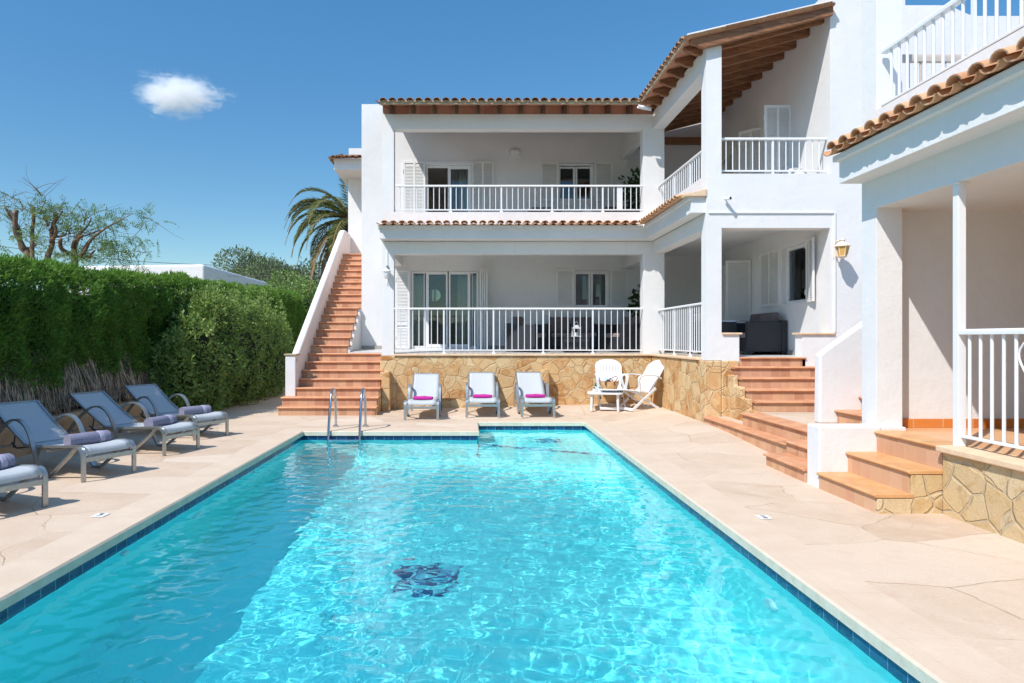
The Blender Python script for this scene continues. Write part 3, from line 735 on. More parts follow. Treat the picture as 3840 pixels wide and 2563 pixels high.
for i in range(12):
    x = -1.58 + i*.438; m = MB()
    m.hexa([Vector(q) for q in ((x-.028,13.70,5.975),(x+.028,13.70,5.975),(x+.028,16.2,6.72),(x-.028,16.2,6.72),(x-.028,13.70,6.146),(x+.028,13.70,6.146),(x+.028,16.2,6.82),(x-.028,16.2,6.82))])
    sub(m, 'rafter', MAT['rafter_wood_y'], main_roof, bevel=.006)
# wing roof: pitched up to the right-hand wall
zr = lambda x: 6.135 + .234*(x-3.36)
wing_roof = part(MB().prism([(3.40,zr(3.40)),(XI+.02,zr(XI+.02)),(XI+.02,zr(XI+.02)+.035),(3.40,zr(3.40)+.035)], 'y', 10.70, 13.62), 'roof', MAT['ceiling_tile'])
sub(MB().prism([(3.65,zr(3.65)),(XI+.02,zr(XI+.02)),(XI+.02,zr(XI+.02)+.035),(3.65,zr(3.65)+.035)], 'y', 13.62, 16.2), 'ceiling', MAT['ceiling_tile'], wing_roof)
dw = Vector((1,0,.234)).normalized()
tf = tile_field((3.345, 13.62, zr(3.345)+.035), (0,-1,0), dw, 16, .1815, 7, seed=8)
sub(tf, 'roof_tiles', MAT['roof_tile_old'], wing_roof, autosmooth=.9)
m = MB(); m.prism([(3.40,zr(3.40)+.036),(XI,zr(XI)+.036),(XI,zr(XI)+.078),(3.40,zr(3.40)+.078)], 'y', 10.665, 10.72); sub(m, 'verge_board', PL, wing_roof, bevel=.005)
m = MB(); m.prism([(3.362,zr(3.36)-.03),(3.398,zr(3.40)-.03),(3.398,zr(3.40)+.06),(3.362,zr(3.36)+.05)], 'y', 10.70, 13.4); sub(m, 'eaves_mortar', MAT['mortar'], wing_roof, bevel=.006)
for y in (10.76, 11.03, 11.5, 11.97, 12.43, 12.89, 13.36, 13.88, 14.36, 14.84, 15.28, 15.75):
    x0 = 3.46 if y < 13.5 else 3.70
    prof = [(x0, zr(x0)-.004), (x0, zr(x0)-.05), (x0+.05, zr(x0)-.075), (x0+.10, zr(x0)-.085), (x0+.15, zr(x0)-.115), (x0+.22, zr(x0)-.135), (XI, zr(XI)-.14), (XI, zr(XI)-.004)]
    m = MB(); m.prism(prof, 'y', y-.038, y+.038); sub(m, 'rafter', MAT['rafter_wood'], wing_roof, bevel=.005)
m = MB(); m.bar((3.99, 15.9, 6.06), (XI, 15.9, 6.06), .10, .16); m.bar((3.99, 14.30, 6.02), (3.99, 16.2, 6.02), .08, .12); sub(m, 'rafter', MAT['rafter_wood'], wing_roof, bevel=.005)
part(MB().prism([(14.245,5.70),(14.245,6.30),(16.245,6.84),(16.245,5.70)], 'x', 3.63, 3.745), 'bulkhead', PL)
part(MB().box(-1.79, 3.74, 14.02, 14.2, 6.062, 6.232), 'eaves_infill', MAT['ceiling_tile'])
# gutter spout where the two roofs meet
m = MB(); m.grid(lambda u, v: (3.30+v*.26, 13.44+.05*math.cos(PI*u)-.02, 6.04-.055*math.sin(PI*u)-v*.05), 8, 1); part(m, 'gutter', MAT['paint_white'], solidify=.006, smooth=True)
# tile skirts on the cornice
skirt_a = part(MB().prism([(13.58,3.712),(13.998,3.712),(13.998,3.775)], 'x', -1.84, 3.45), 'tile_skirt', PL)
d1 = Vector((0,.5,.055)).normalized()
sub(tile_field((-1.78, 13.47, 3.735), (1,0,0), d1, 29, .1765, 1, .46, seed=5), 'skirt_tiles', MAT['roof_tile_new'], skirt_a, autosmooth=.9)
skirt_b = part(MB().prism([(3.45,3.712),(3.748,3.712),(3.748,3.765)], 'y', 10.98, 13.58), 'tile_skirt', PL)
d2 = Vector((.36,0,.06)).normalized()
sub(tile_field((3.35, 13.50, 3.735), (0,-1,0), d2, 14, .1765, 1, .34, seed=6), 'skirt_tiles', MAT['roof_tile_new'], skirt_b, autosmooth=.9)
part(MB().hexa([Vector(q) for q in ((3.40,10.80,3.712),(3.748,10.80,3.712),(3.748,11.0,3.712),(3.40,11.0,3.712),(3.40,10.80,3.74),(3.748,10.80,3.83),(3.748,11.0,3.83),(3.40,11.0,3.74))]), 'skirt_cap', MAT['cream_cap'], bevel=.006)
annex_roof = part(MB().prism([(-3.74,6.332),(-2.58,6.332),(-2.58,6.40),(-3.74,6.40)], 'y', 18.72, 20.35), 'roof', PL)
sub(tile_field((-3.80, 18.56, 6.39), (1,0,0), (0,.5,.14), 7, .1765, 5, .33, seed=11), 'roof_tiles', MAT['roof_tile_old'], annex_roof, autosmooth=.9)
sub(tile_field((-3.86, 22.4, 6.39), (0,-1,0), (.5,0,.14), 21, .1765, 1, .33, seed=12), 'roof_tiles', MAT['roof_tile_old'], annex_roof, autosmooth=.9)
# cables and a conduit on the walls
m = MB(); m.tube([(-1.75,13.99,3.452),(0,13.985,3.447),(1.8,13.99,3.452),(3.742,13.99,3.45),(3.742,12.4,3.452),(3.742,10.9,3.46)], .004, 6); part(m, 'cable', MAT['cushion_light'])
m = MB(); m.box(PX(1577,13.99)*0-1.70, -1.685, 13.985, 13.999, 2.55, 3.44); part(m, 'conduit', MAT['paint_white'])
m = MB(); m.box(5.765, 5.79, 10.80, 10.818, 1.555, 3.46); m.box(3.78, 5.765, 10.80, 10.818, 3.44, 3.46); part(m, 'conduit', MAT['paint_white'])

# ---- shutters, doors and windows
def louvre(w, h, stiles=(0,1), t=.032, slat=.034, mid=None):
    """louvred leaf standing in the xz plane, hinge edge at x=0, front towards -y"""
    b = MB(); fw = .045
    cols = sorted(stiles)
    xs = [c*w for c in cols]
    for i, x in enumerate(xs):
        a = x if i == 0 else (x-fw if i == len(xs)-1 else x-fw/2)
        b.box(a, a+fw, -.002 if 0 < i < len(xs)-1 else 0, t if i in (0, len(xs)-1) else .004, 0, h)
    inner = [(xs[i] + (fw if i == 0 else fw/2), xs[i+1] - (fw if i == len(xs)-2 else fw/2)) for i in range(len(xs)-1)]
    for x0, x1 in inner:
        b.box(x0, x1, .002, t-.002, 0, fw); b.box(x0, x1, .002, t-.002, h-fw, h)
        if mid: b.box(x0, x1, .002, t-.002, mid, mid+.09)
    s = MB(); z = fw + .012
    while z < h-fw-.012:
        if not (mid and mid-.02 < z < mid+.09):
            for x0, x1 in ((inner[0][0], inner[-1][1]),):
                s.hexa([Vector(q) for q in ((x0,-.001,z-.018),(x1,-.001,z-.018),(x1,.027,z+.014),(x0,.027,z+.014),(x0,-.001,z-.008),(x1,-.001,z-.008),(x1,.027,z+.030),(x0,.027,z+.030))])
        z += slat
    return b, s
def shutter(x, y, z, w, h, ang=0.0, stiles=(0,1), mid=None, parent=villa):
    M = Matrix.Translation((x,y,z)) @ Matrix.Rotation(ang, 4, 'Z')
    b, s = louvre(w, h, stiles, mid=mid)
    o = part(b.xf(M), 'shutter', MAT['shutter_white'], parent); sub(s.xf(M), 'slats', MAT['shutter_white'], o)
    for zz in (h*.12, h*.86): sub(MB().box(-.012, .012, -.012, .01, zz, zz+.09).xf(M), 'hinge', MAT['paint_white'], o)
    return o
ys = YBK-.04
shutter(-1.587, ys, 3.72, .53, 1.95, 0, (0,.5,1), mid=.45); shutter(.042, ys, 3.72, .53, 1.95, 0, (0,.5,1), mid=.45)
shutter(1.68, ys, 4.73, .43, .93); shutter(2.965, ys, 4.73, .43, .93)
shutter(-1.765, ys, 1.22, .335, 1.86, 0, mid=.55)
shutter(2.05, ys, 2.21, .425, .90); shutter(3.335, ys, 2.21, .43, .90)
for dx in (.225, .272, .318, .364): shutter(dx+.012, YBK-.012, 1.22, .40, 1.87, -PI/2, mid=.55)
# right wall: window and doors of the wing
shutter(5.685, 13.39, 2.07, .83, 1.06, -PI/2, (0,.5,1)); shutter(5.69, 11.57, 2.07, .37, 1.06, -PI/2-.18, (0,.5,1))
shutter(5.19, 13.83, 1.17, .50, 1.87, 0, mid=.55); shutter(5.36, 15.05, 1.17, .47, 1.87, -.6, mid=.55)
shutter(5.24, 12.14, 3.71, .48, 1.90, 0, (0,.5,1), mid=.45); shutter(5.40, 13.72, 3.71, .50, 1.90, -.82, (0,.5,1), mid=.45)
shutter(5.685, 15.4, 4.55, .72, 1.0, -PI/2, (0,.5,1))
def frame_rect(mb, x0, x1, z0, z1, w, y0, y1):
    mb.box(x0, x0+w, y0, y1, z0, z1); mb.box(x1-w, x1, y0, y1, z0, z1); mb.box(x0+w, x1-w, y0+.001, y1-.001, z0, z0+w); mb.box(x0+w, x1-w, y0+.001, y1-.001, z1-w, z1)
def glazed(name, outer, panes, y0=16.33, leafw=.05, extra=None):
    x0, x1, z0, z1 = outer; m = MB(); frame_rect(m, x0+.002, x1-.002, z0+.002, z1-.002, .05, y0, y0+.07)
    o = part(m, name, MAT['frame_white'], bevel=.003); f = MB(); g = MB()
    for a, b, c, d, lw in panes:
        frame_rect(f, a-lw, b+lw, c-lw, d+lw, lw-.004 if lw > .02 else lw, y0-.012, y0+.05)
    sub(f, 'frame', MAT['frame_white'], o, bevel=.003)
    for a, b, c, d, lw in panes: sub(MB().box(a-.006, b+.006, y0+.015, y0+.022, c-.006, d+.006), 'pane', MAT['window_glass'], o)
    for a, b, c, d, lw in panes:
        gk = MB(); frame_rect(gk, a-.004, b+.004, c-.004, d+.004, .007, y0+.008, y0+.014); sub(gk, 'gasket', MAT['black_trim'], o)
    return o
q = lambda a: PX(a, 16.33)
zq = lambda a: PZ(a, 16.33)
glazed('glass_door', LD, [(q(1547),q(1589),zq(1298),zq(1024),.02), (q(1609),q(1671.5),zq(1291),zq(1031),.075), (q(1690),q(1752.5),zq(1291),zq(1031),.075), (q(1772),q(1790),zq(1298),zq(1024),.02)])
dr = glazed('glass_door', UD, [(q(1691),q(1754),3.82,zq(636),.075)])
sub(MB().box(UD[0]-.0, UD[1], 16.235, 16.30, UD[3]+.003, UD[3]+.075), 'roller_box', MAT['frame_white'], dr, bevel=.005)
glazed('window', LWN, [(q(2160),q(2206),zq(1150),zq(1030),.05), (q(2223.5),q(2269),zq(1150),zq(1030),.05)])
glazed('window', UWN, [(q(2102),q(2148),zq(746),zq(634),.05), (q(2165.5),q(2211.5),zq(746),zq(634),.05)])
def window_x(name, y0, y1, z0, z1, x, open_leaf=False):   # window set in the right wall
    m = MB()
    for a, b, c, d in ((y0,y0+.05,z0,z1),(y1-.05,y1,z0,z1),(y0+.05,y1-.05,z0,z0+.05),(y0+.05,y1-.05,z1-.05,z1)): m.box(x, x+.07, a, b, c, d)
    o = part(m, name, MAT['frame_white'], bevel=.003)
    sub(MB().box(x+.03, x+.036, y0+.05, y1-.05 if not open_leaf else (y0+y1)/2, z0+.05, z1-.05), 'pane', MAT['window_glass'], o)
    return o
window_x('window', 11.57, 12.5, 2.09, 3.10, 5.80); window_x('glass_door', 13.9, 14.8, 1.2, 3.04, 5.80); window_x('glass_door', 12.2, 13.3, 3.72, 5.6, 5.80)
# what shows through the glass: lined rooms, curtains, round mirrors
m = MB()
for a, b in ((-2.2, 1.5), (1.7, 5.4)):
    for z0, z1 in ((1.2, 3.42), (3.72, 6.0)):
        m.box(a+.004, b-.004, 20.44, 20.49, z0+.004, z1-.004); m.box(a+.004, a+.03, 16.52, 20.43, z0+.03, z1-.03); m.box(b-.03, b-.004, 16.52, 20.43, z0+.03, z1-.03)
        m.box(a+.031, b-.031, 16.52, 20.43, z1-.03, z1-.004); m.box(a+.031, b-.031, 16.52, 20.43, z0+.004, z0+.03)
m.box(6.8, 6.83, 11.45, 15.75, 1.22, 3.38); m.box(6.8, 6.83, 11.45, 15.75, 3.72, 6.15)
part(m, 'room_lining', MAT['room_wall'])
def curtain(x0, x1, z0, z1, y, folds, flare=0.0):
    m = MB(); nU = folds*8
    m.grid(lambda u, v: (x0 + (x1-x0)*u - flare*(1-v)**2*(1-u), y + .03*math.sin(u*folds*2*PI) + .012*math.sin(u*folds*5+2), z0 + (z1-z0)*v), nU, 6)
    part(m, 'curtain', MAT['curtain'], smooth=True, solidify=.003)
curtain(q(1545), q(1595), 1.25, 3.05, 16.52, 5); curtain(q(1716), q(1757), 1.25, 3.05, 16.52, 4, .06); curtain(q(1770), q(1793), 1.25, 3.05, 16.52, 2)
curtain(q(1722), q(1758), 3.75, 5.58, 16.52, 4, .03); curtain(q(2255), q(2272), 2.2, 3.05, 16.52, 2)
def round_mirror(x, y, z, r):
    t = thing('wall_mirror', 'x', 'mirror', (x, y, z)); m = MB()
    M = Matrix.Rotation(PI/2, 4, 'X')
    pr = []; n = 40
    for j in range(n):
        pr.append((math.cos(2*PI*j/n), math.sin(2*PI*j/n)))
    m.tube([(r*.74*c, r*.74*s, 0) for c, s in pr], r*.27, 8, closed=True); o = m.xf(M).build('frame', MAT['wicker_dark'], t, smooth=True)
    g = MB(); g.lathe([(r*.6, 0), (r*.6, .01)], (0,0,0), 32); g.xf(M).build('glass', MAT['mirror'], t); return t
tag(round_mirror(-.93, 18.0, 2.60, .33), 'round dark-framed mirror seen through the ground floor glass door'); 
tag(round_mirror(-.80, 18.0, 4.02, .42), 'round wicker-framed mirror inside the open upper doorway')
# ------------------------------------------------------------------ outside stair on the left
def own(root):                       # parent a world-built mesh to a thing standing at root.location
    inv = Matrix.Translation(root.location).inverted()
    def put(mb, name, mat, parent=None, **kw):
        o = mb.build(name, mat, **kw)
        if parent is None: o.parent = root; o.matrix_parent_inverse = inv
        else: o.parent = parent
        return o
    return put
st = thing('outdoor_staircase', 'long terracotta-tiled outdoor staircase with a white sloping parapet, climbing beside the villa', 'staircase', (-2.7, 12.9, 0))
put = own(st)
def sy(n): return 13.69 + .267*(n-4)
def sz(n): return .1636*n if n <= 7 else 1.145 + .1745*(n-7)
for n in range(1, 23):
    xl = -3.63 if n <= 2 else -3.445
    xr = -1.80 if n <= 5 else (-1.845 if n <= 7 else (-2.66 if sy(n) < 16.2 else -2.582))
    y0, y1 = sy(n)+.035, sy(n+1)+.035
    if n == 22: y1 = 19.78
    if n == 7: y1 = 14.75
    zb = -.05 if n < 9 else sz(n)-.6
    r = put(MB().box(xl, xr, y0, y1, zb, sz(n)-.034), 'riser', MAT['stair_riser_x'], bevel=.004)
    ov = .035 if n <= 5 or (7 < n and sy(n) < 16.2) else .0
    ol = .02 if n <= 2 else 0
    m = MB(); zt, zl = sz(n), sz(n)-.034
    prof = [(y0-.036, zl+.017), (y0-.030, zl+.005), (y0-.02, zl), (y1+.004, zl), (y1+.004, zt-.0), (y0-.02, zt), (y0-.030, zt-.005)]
    m.prism(prof, 'x', xl-ol, xr+ov); put(m, 'tread', MAT['stair_tread'], r)
    if n <= 4: put(MB().box(xr+.001, xr+.03, y0+.02, 13.96, sz(n-1)-.034 if n > 1 else -.05, sz(n)-.036), 'stone_side', MAT['stone_cladding'], r, bevel=.008)
for n in range(8, 14):
    if sy(n) < 16.2: put(MB().box(-2.655, -2.60, sy(n)+.05, min(16.245, sy(n+1)+.05), 1.10, sz(n)-.04), 'stringer', MAT['plaster'])
put(MB().box(-2.598, -2.579, 16.16, 16.246, 1.10, sz(13)-.05), 'stringer', MAT['plaster'])
put(MB().box(-2.576, -1.852, 14.53, 14.618, 1.02, 1.143), 'landing_edge', MAT['stair_tread'])
par = MB(); prof = [(13.66,.10),(13.66,1.09),(13.75,1.15),(18.70,4.385),(18.86,4.455),(19.05,4.48),(19.78,4.48),(19.78,.10)]
par.prism(prof, 'x', -3.60, -3.447); put(par, 'parapet', MAT['plaster'], bevel=.05, seg=3)
po = put(MB().box(-3.632, -3.432, 13.43, 13.70, .32, 1.125), 'post', MAT['plaster_worn'], bevel=.012)
put(MB().box(-3.655, -3.41, 13.41, 13.72, 1.126, 1.158), 'cap', MAT['mortar'], po, bevel=.006)
put(MB().box(-3.431, -3.427, 13.52, 13.535, 1.0, 1.06), 'bolt_plate', MAT['black_trim'], po)

# ------------------------------------------------------------------ steps up to the wing
ws = thing('garden_steps', 'terracotta garden steps with a paved landing leading up to the wing doorway', 'steps', (4.2, 9.0, 0))
put = own(ws)
def bull(zl, zt, y0, y1):            # rounded nosing, in (y,z)
    return [(y0-.032, (zl+zt)/2), (y0-.028, zl+.006), (y0-.018, zl), (y1, zl), (y1, zt), (y0-.018, zt), (y0-.028, zt-.006)]
noses = [(9.79, .553), (10.06, .703), (10.33, .862), (10.60, 1.017), (10.80, 1.163)]
for i, (y, z) in enumerate(noses):
    y1 = noses[i+1][0]+.02 if i < 4 else 10.825
    xa, xb = (4.14, 5.9) if i < 4 else (4.28, 5.32)
    r = put(MB().box(xa, xb, y+.02, y1 + (.0 if i < 4 else 0), .05, z-.032), 'riser', MAT['stair_riser_x'], bevel=.003)
    put(MB().prism(bull(z-.031, z, y+.02, y1+.004), 'x', xa-.025 if i < 4 else xa, xb), 'tread', MAT['stair_tread'], r)
m = MB(); m.box(4.07, 4.138, 9.86, 10.78, -.05, .50); m.box(4.07, 4.138, 10.10, 10.78, .5, .66); m.box(4.07, 4.138, 10.36, 10.78, .66, .82); m.box(4.07, 4.138, 10.62, 10.78, .82, 1.0)
S2 = Solid()
for a, t in ((9.70,.42),(9.96,.57),(10.23,.73),(10.50,.89)): S2.add(4.06, 4.135, a, 10.782, -.05, t)
o = S2.build('stone_stringer', MAT['stone_cladding'], None, .02); o.parent = ws; o.matrix_parent_inverse = Matrix.Translation(ws.location).inverted()
# platform and its front edges (noses run towards the camera)
def edge_y(x0, x1, y0, y1, z, name='tread', riser_to=-.05, near=None):
    r = put(MB().box(x0+.025, x1, y0, y1, riser_to, z-.032), 'riser', MAT['stair_riser_y'], bevel=.003)
    put(MB().prism([(x0-.008, z-.016), (x0-.004, z-.026), (x0+.008, z-.031), (x1, z-.031), (x1, z), (x0+.008, z), (x0-.004, z-.005)], 'y', y0-.012, y1+.012), 'tread', MAT['stair_tread'], r); return r
edge_y(3.86, 4.14, 6.90, 9.72, .40)
put(MB().box(4.141, 6.4, 6.96, 9.80, -.05, .398), 'paved_landing', MAT['flagstone'])
edge_y(3.68, 3.88, 7.90, 10.78, .229)
put(MB().box(3.881, 4.06, 9.735, 10.78, -.05, .226), 'paved_landing', MAT['flagstone'])
edge_y(3.63, 3.884, 6.90, 7.885, .285)
edge_y(3.36, 3.65, 6.90, 7.80, .146)
# little side stair with its parapet, between the wing and the porch
ss = thing('side_stair', 'short terracotta side stair behind the porch pillar with a white rising parapet', 'staircase', (4.9, 7.7, .4))
put = own(ss)
for i in range(5):
    x, z = 4.54 + .30*i, .57 + .165*i
    r = put(MB().box(x+.03, x+.33, 7.11, 8.49, .40, z-.032), 'riser', MAT['stair_riser_y'], bevel=.003)
    put(MB().prism([(x-.008, z-.016), (x, z-.028), (x+.012, z-.031), (x+.33, z-.031), (x+.33, z), (x+.012, z), (x, z-.004)], 'y', 7.105, 8.495), 'tread', MAT['stair_tread'], r)
m = MB(); m.prism([(4.35,.395),(6.6,.395),(6.6,2.86),(4.42,1.30),(4.36,1.25)], 'y', 8.50, 8.64); put(m, 'parapet', MAT['plaster_worn'], bevel=.025, seg=3)

# ------------------------------------------------------------------ porch building on the right
pc = thing('porch', 'white porch with a roof terrace, tile skirt and stone base close on the right', 'porch', (4.4, 4.5, 0))
put = own(pc)
S = Solid()
S.add(3.99, 4.245, 6.70, 6.95, .39, 8.2)                         # pillar, carried up past the roof terrace
S.add(3.99, 4.24, -3.0, 6.70, 2.735, 3.70); S.add(3.99, 4.24, 6.70, 6.95, 2.735, 3.70)
S.add(3.76, 3.99, -3.0, 6.95, 3.03, 3.25); S.add(3.70, 3.99, -3.0, 6.965, 3.25, 3.30)
S.add(4.24, 9.0, -3.0, 7.10, 2.735, 2.95)
S.add(4.245, 9.0, 6.90, 7.10, -.1, 2.735)
S.add(8.8, 9.0, -3.0, 6.90, -.1, 2.735)
o = S.build('wall', MAT['plaster'], None, .012); o.parent = pc; o.matrix_parent_inverse = Matrix.Translation(pc.location).inverted()
put(MB().box(3.39, 3.989, 6.62, 6.87, -.05, .60), 'low_wall', MAT['plaster'], bevel=.015)
put(MB().box(3.99, 4.24, 6.64, 6.699, .39, .59), 'plinth', MAT['plaster_worn'])
put(MB().box(3.95, 8.79, -3.0, 6.66, .40, .558), 'porch_floor', MAT['porch_floor'])
put(MB().box(4.25, 8.79, 6.661, 6.89, .40, .556), 'porch_floor', MAT['porch_floor'])
put(MB().box(4.25, 8.79, 6.875, 6.897, .557, .645), 'skirting', MAT['skirting'], bevel=.003)
put(MB().box(3.915, 3.95, -3.0, 5.66, -.05, .515), 'stone_cladding', MAT['stone_pale'], bevel=.012)
put(MB().box(3.87, 4.13, -3.0, 5.68, .516, .568), 'coping', MAT['cream_cap'], bevel=.01)
for i, (x, z, xe) in enumerate(((3.36, .162, 3.68), (3.64, .358, 3.96), (3.92, .562, 4.18))):
    zb = -.05 if i == 0 else (0.162, .358)[i-1]-.03
    r = put(MB().box(x+.022, xe-.02, 5.70, 6.615, zb, z-.033), 'riser', MAT['porch_riser'], bevel=.003)
    y0 = 5.66 if i < 2 else 5.69
    put(MB().prism([(x-.004, z-.016), (x+.002, z-.027), (x+.014, z-.032), (xe, z-.032), (xe, z), (x+.014, z), (x+.002, z-.005)], 'y', y0, 6.618 if i < 2 else 6.69), 'tread', MAT['porch_tread'], r, bevel=.004)
S3 = Solid(); S3.add(3.385, 3.93, 5.665, 5.70, -.05, .127); S3.add(3.665, 3.93, 5.665, 5.70, .127, .323)
o = S3.build('stone_side', MAT['stone_pale'], None, .008); o.parent = pc; o.matrix_parent_inverse = Matrix.Translation(pc.location).inverted()
sk = put(MB().prism([(3.69,3.302),(3.988,3.302),(3.988,3.40)], 'y', -3.0, 6.96), 'tile_skirt', MAT['plaster'])
put(tile_field((3.615, 6.90, 3.345), (0,-1,0), Vector((.36,0,.105)).normalized(), 42, .215, 1, .34, seed=9, fl=.74), 'skirt_tiles', MAT['roof_tile_new'], sk, autosmooth=.9)
put(MB().box(3.985, 4.10, -3.0, 6.62, 3.701, 3.725), 'parapet_cap', MAT['plaster'], bevel=.004)

# ------------------------------------------------------------------ railings
def railing(name, label, A, B, ztop, zbot, zfoot, n, posts=(), rb=.009, mat='paint_white', hand=(.055, .035), group='white railings of the villa', end_posts=(), tall=None):
    """A, B = ends in plan; n balusters between; posts = indices that are thicker and reach the floor"""
    A = Vector((A[0], A[1], 0)); B = Vector((B[0], B[1], 0)); d = (B-A); L = d.length; ang = math.atan2(d.y, d.x)
    t = thing(name, label, 'railing', (A.x, A.y, zfoot), ang, group)
    M = MAT[mat]; h = ztop-zfoot; hb = zbot-zfoot
    m = MB(); w, hh = hand
    m.prism([(-w/2, h-hh), (w/2, h-hh), (w/2, h-hh*.35), (w*.36, h), (-w*.36, h), (-w/2, h-hh*.35)], 'x', 0, L); m.build('handrail', M, t, bevel=.003)
    m = MB(); m.box(0, L, -.014, .014, hb-.012, hb+.012); m.build('bottom_rail', M, t, bevel=.003)
    bal = None; pst = None
    for i in range(n):
        x = L*(i+1)/(n+1)
        if i in posts:
            if pst is None:
                m = MB(); m.box(-.016, .016, -.013, .013, .03, h-hh+.001); m.hexa([Vector(q) for q in ((-.04,-.02,0),(.04,-.02,0),(.04,.02,0),(-.04,.02,0),(-.015,-.012,.04),(.015,-.012,.04),(.015,.012,.04),(-.015,.012,.04))])
                pst = m.build('post', M, t); pst.location = (x, 0, 0)
            else:
                c = pst.copy(); C.objects.link(c); c.parent = t; c.location = (x, 0, 0)
        else:
            if bal is None:
                m = MB(); m.tube([(0,0,hb+.010),(0,0,h-hh+.002)], rb, 8); bal = m.build('baluster', M, t, smooth=False, autosmooth=.8); bal.location = (x, 0, 0)
            else:
                c = bal.copy(); C.objects.link(c); c.parent = t; c.location = (x, 0, 0)
    for x, w_, top in end_posts:
        m = MB(); m.box(x-w_/2, x+w_/2, -w_/2, w_/2, 0, top-zfoot); m.build('end_post', M, t, bevel=.004)
    return t
r1 = railing('railing', 'long white railing across the upper loggia opening', (-1.555, 14.05), (3.545, 14.05), PZ(695,14.05), PZ(788,14.05), 4.053, 43, (9, 18, 27, 36))
m = MB(); m.box(3.027+1.555, 3.14+1.555, -.006, .006, .06, PZ(702,14.05)-4.053); m.build('filler_plate', MAT['paint_white'], r1)
railing('railing', 'long white railing across the lower loggia above the stone wall', (-1.555, 14.03), (3.545, 14.03), PZ(1155,14.03), PZ(1314,14.03), 1.145, 39, (7, 15, 23, 31))
railing('railing', 'white railing along the pool side of the upstairs corner balcony', (3.87, 13.98), (3.87, 11.06), PZ(545,11.06), 4.12, 4.06, 24, (8, 16))
railing('railing', 'white railing along the pool side of the ground floor corner terrace', (3.87, 13.98), (3.87, 11.06), 2.06, 1.235, 1.145, 24, (8, 16))
railing('railing', 'short white railing on the front of the upstairs corner balcony', (3.995, 10.93), (5.70, 10.93), PZ(518,10.93), PZ(642,10.93), 4.07, 15, (7,))
r6 = railing('railing', 'white porch railing beside the tall slim post on the right', (4.03, 5.62), (4.03, -2.6), 1.53, .655, .568, 69, (16, 33, 50), .0135, hand=(.065, .045))
m = MB(); m.box(-.033, .033, -.033, .033, 0, 2.735-.568); m.build('slim_post', MAT['paint_white'], r6, bevel=.004)
m = MB(); m.box(-.05, .05, -.05, .05, 2.735-.568-.012, 2.735-.568-.001); m.build('post_plate', MAT['paint_white'], r6)
for s in (-1, 1):
    m = MB(); m.tube([(.70+s*.13*math.sin(a*PI/8)*(1-a/12), 0, .93-.045-.30*a/8) for a in range(9)], .009, 6); m.build('scroll', MAT['paint_white'], r6, smooth=True)
railing('railing', 'white roof terrace railing above the porch tile skirt', (4.04, 6.66), (4.04, -2.6), PZ(185,6.66), 3.73, 3.725, 77, (9, 27, 45, 63), .0135, hand=(.065, .05))
railing('railing', 'railing in the background of the roof terrace, its beige standing in for shade', (4.26, 7.02), (8.9, 7.02), 4.37, 3.30, 2.95, 36, (), .012, 'rail_shaded', hand=(.05, .075), group=None)
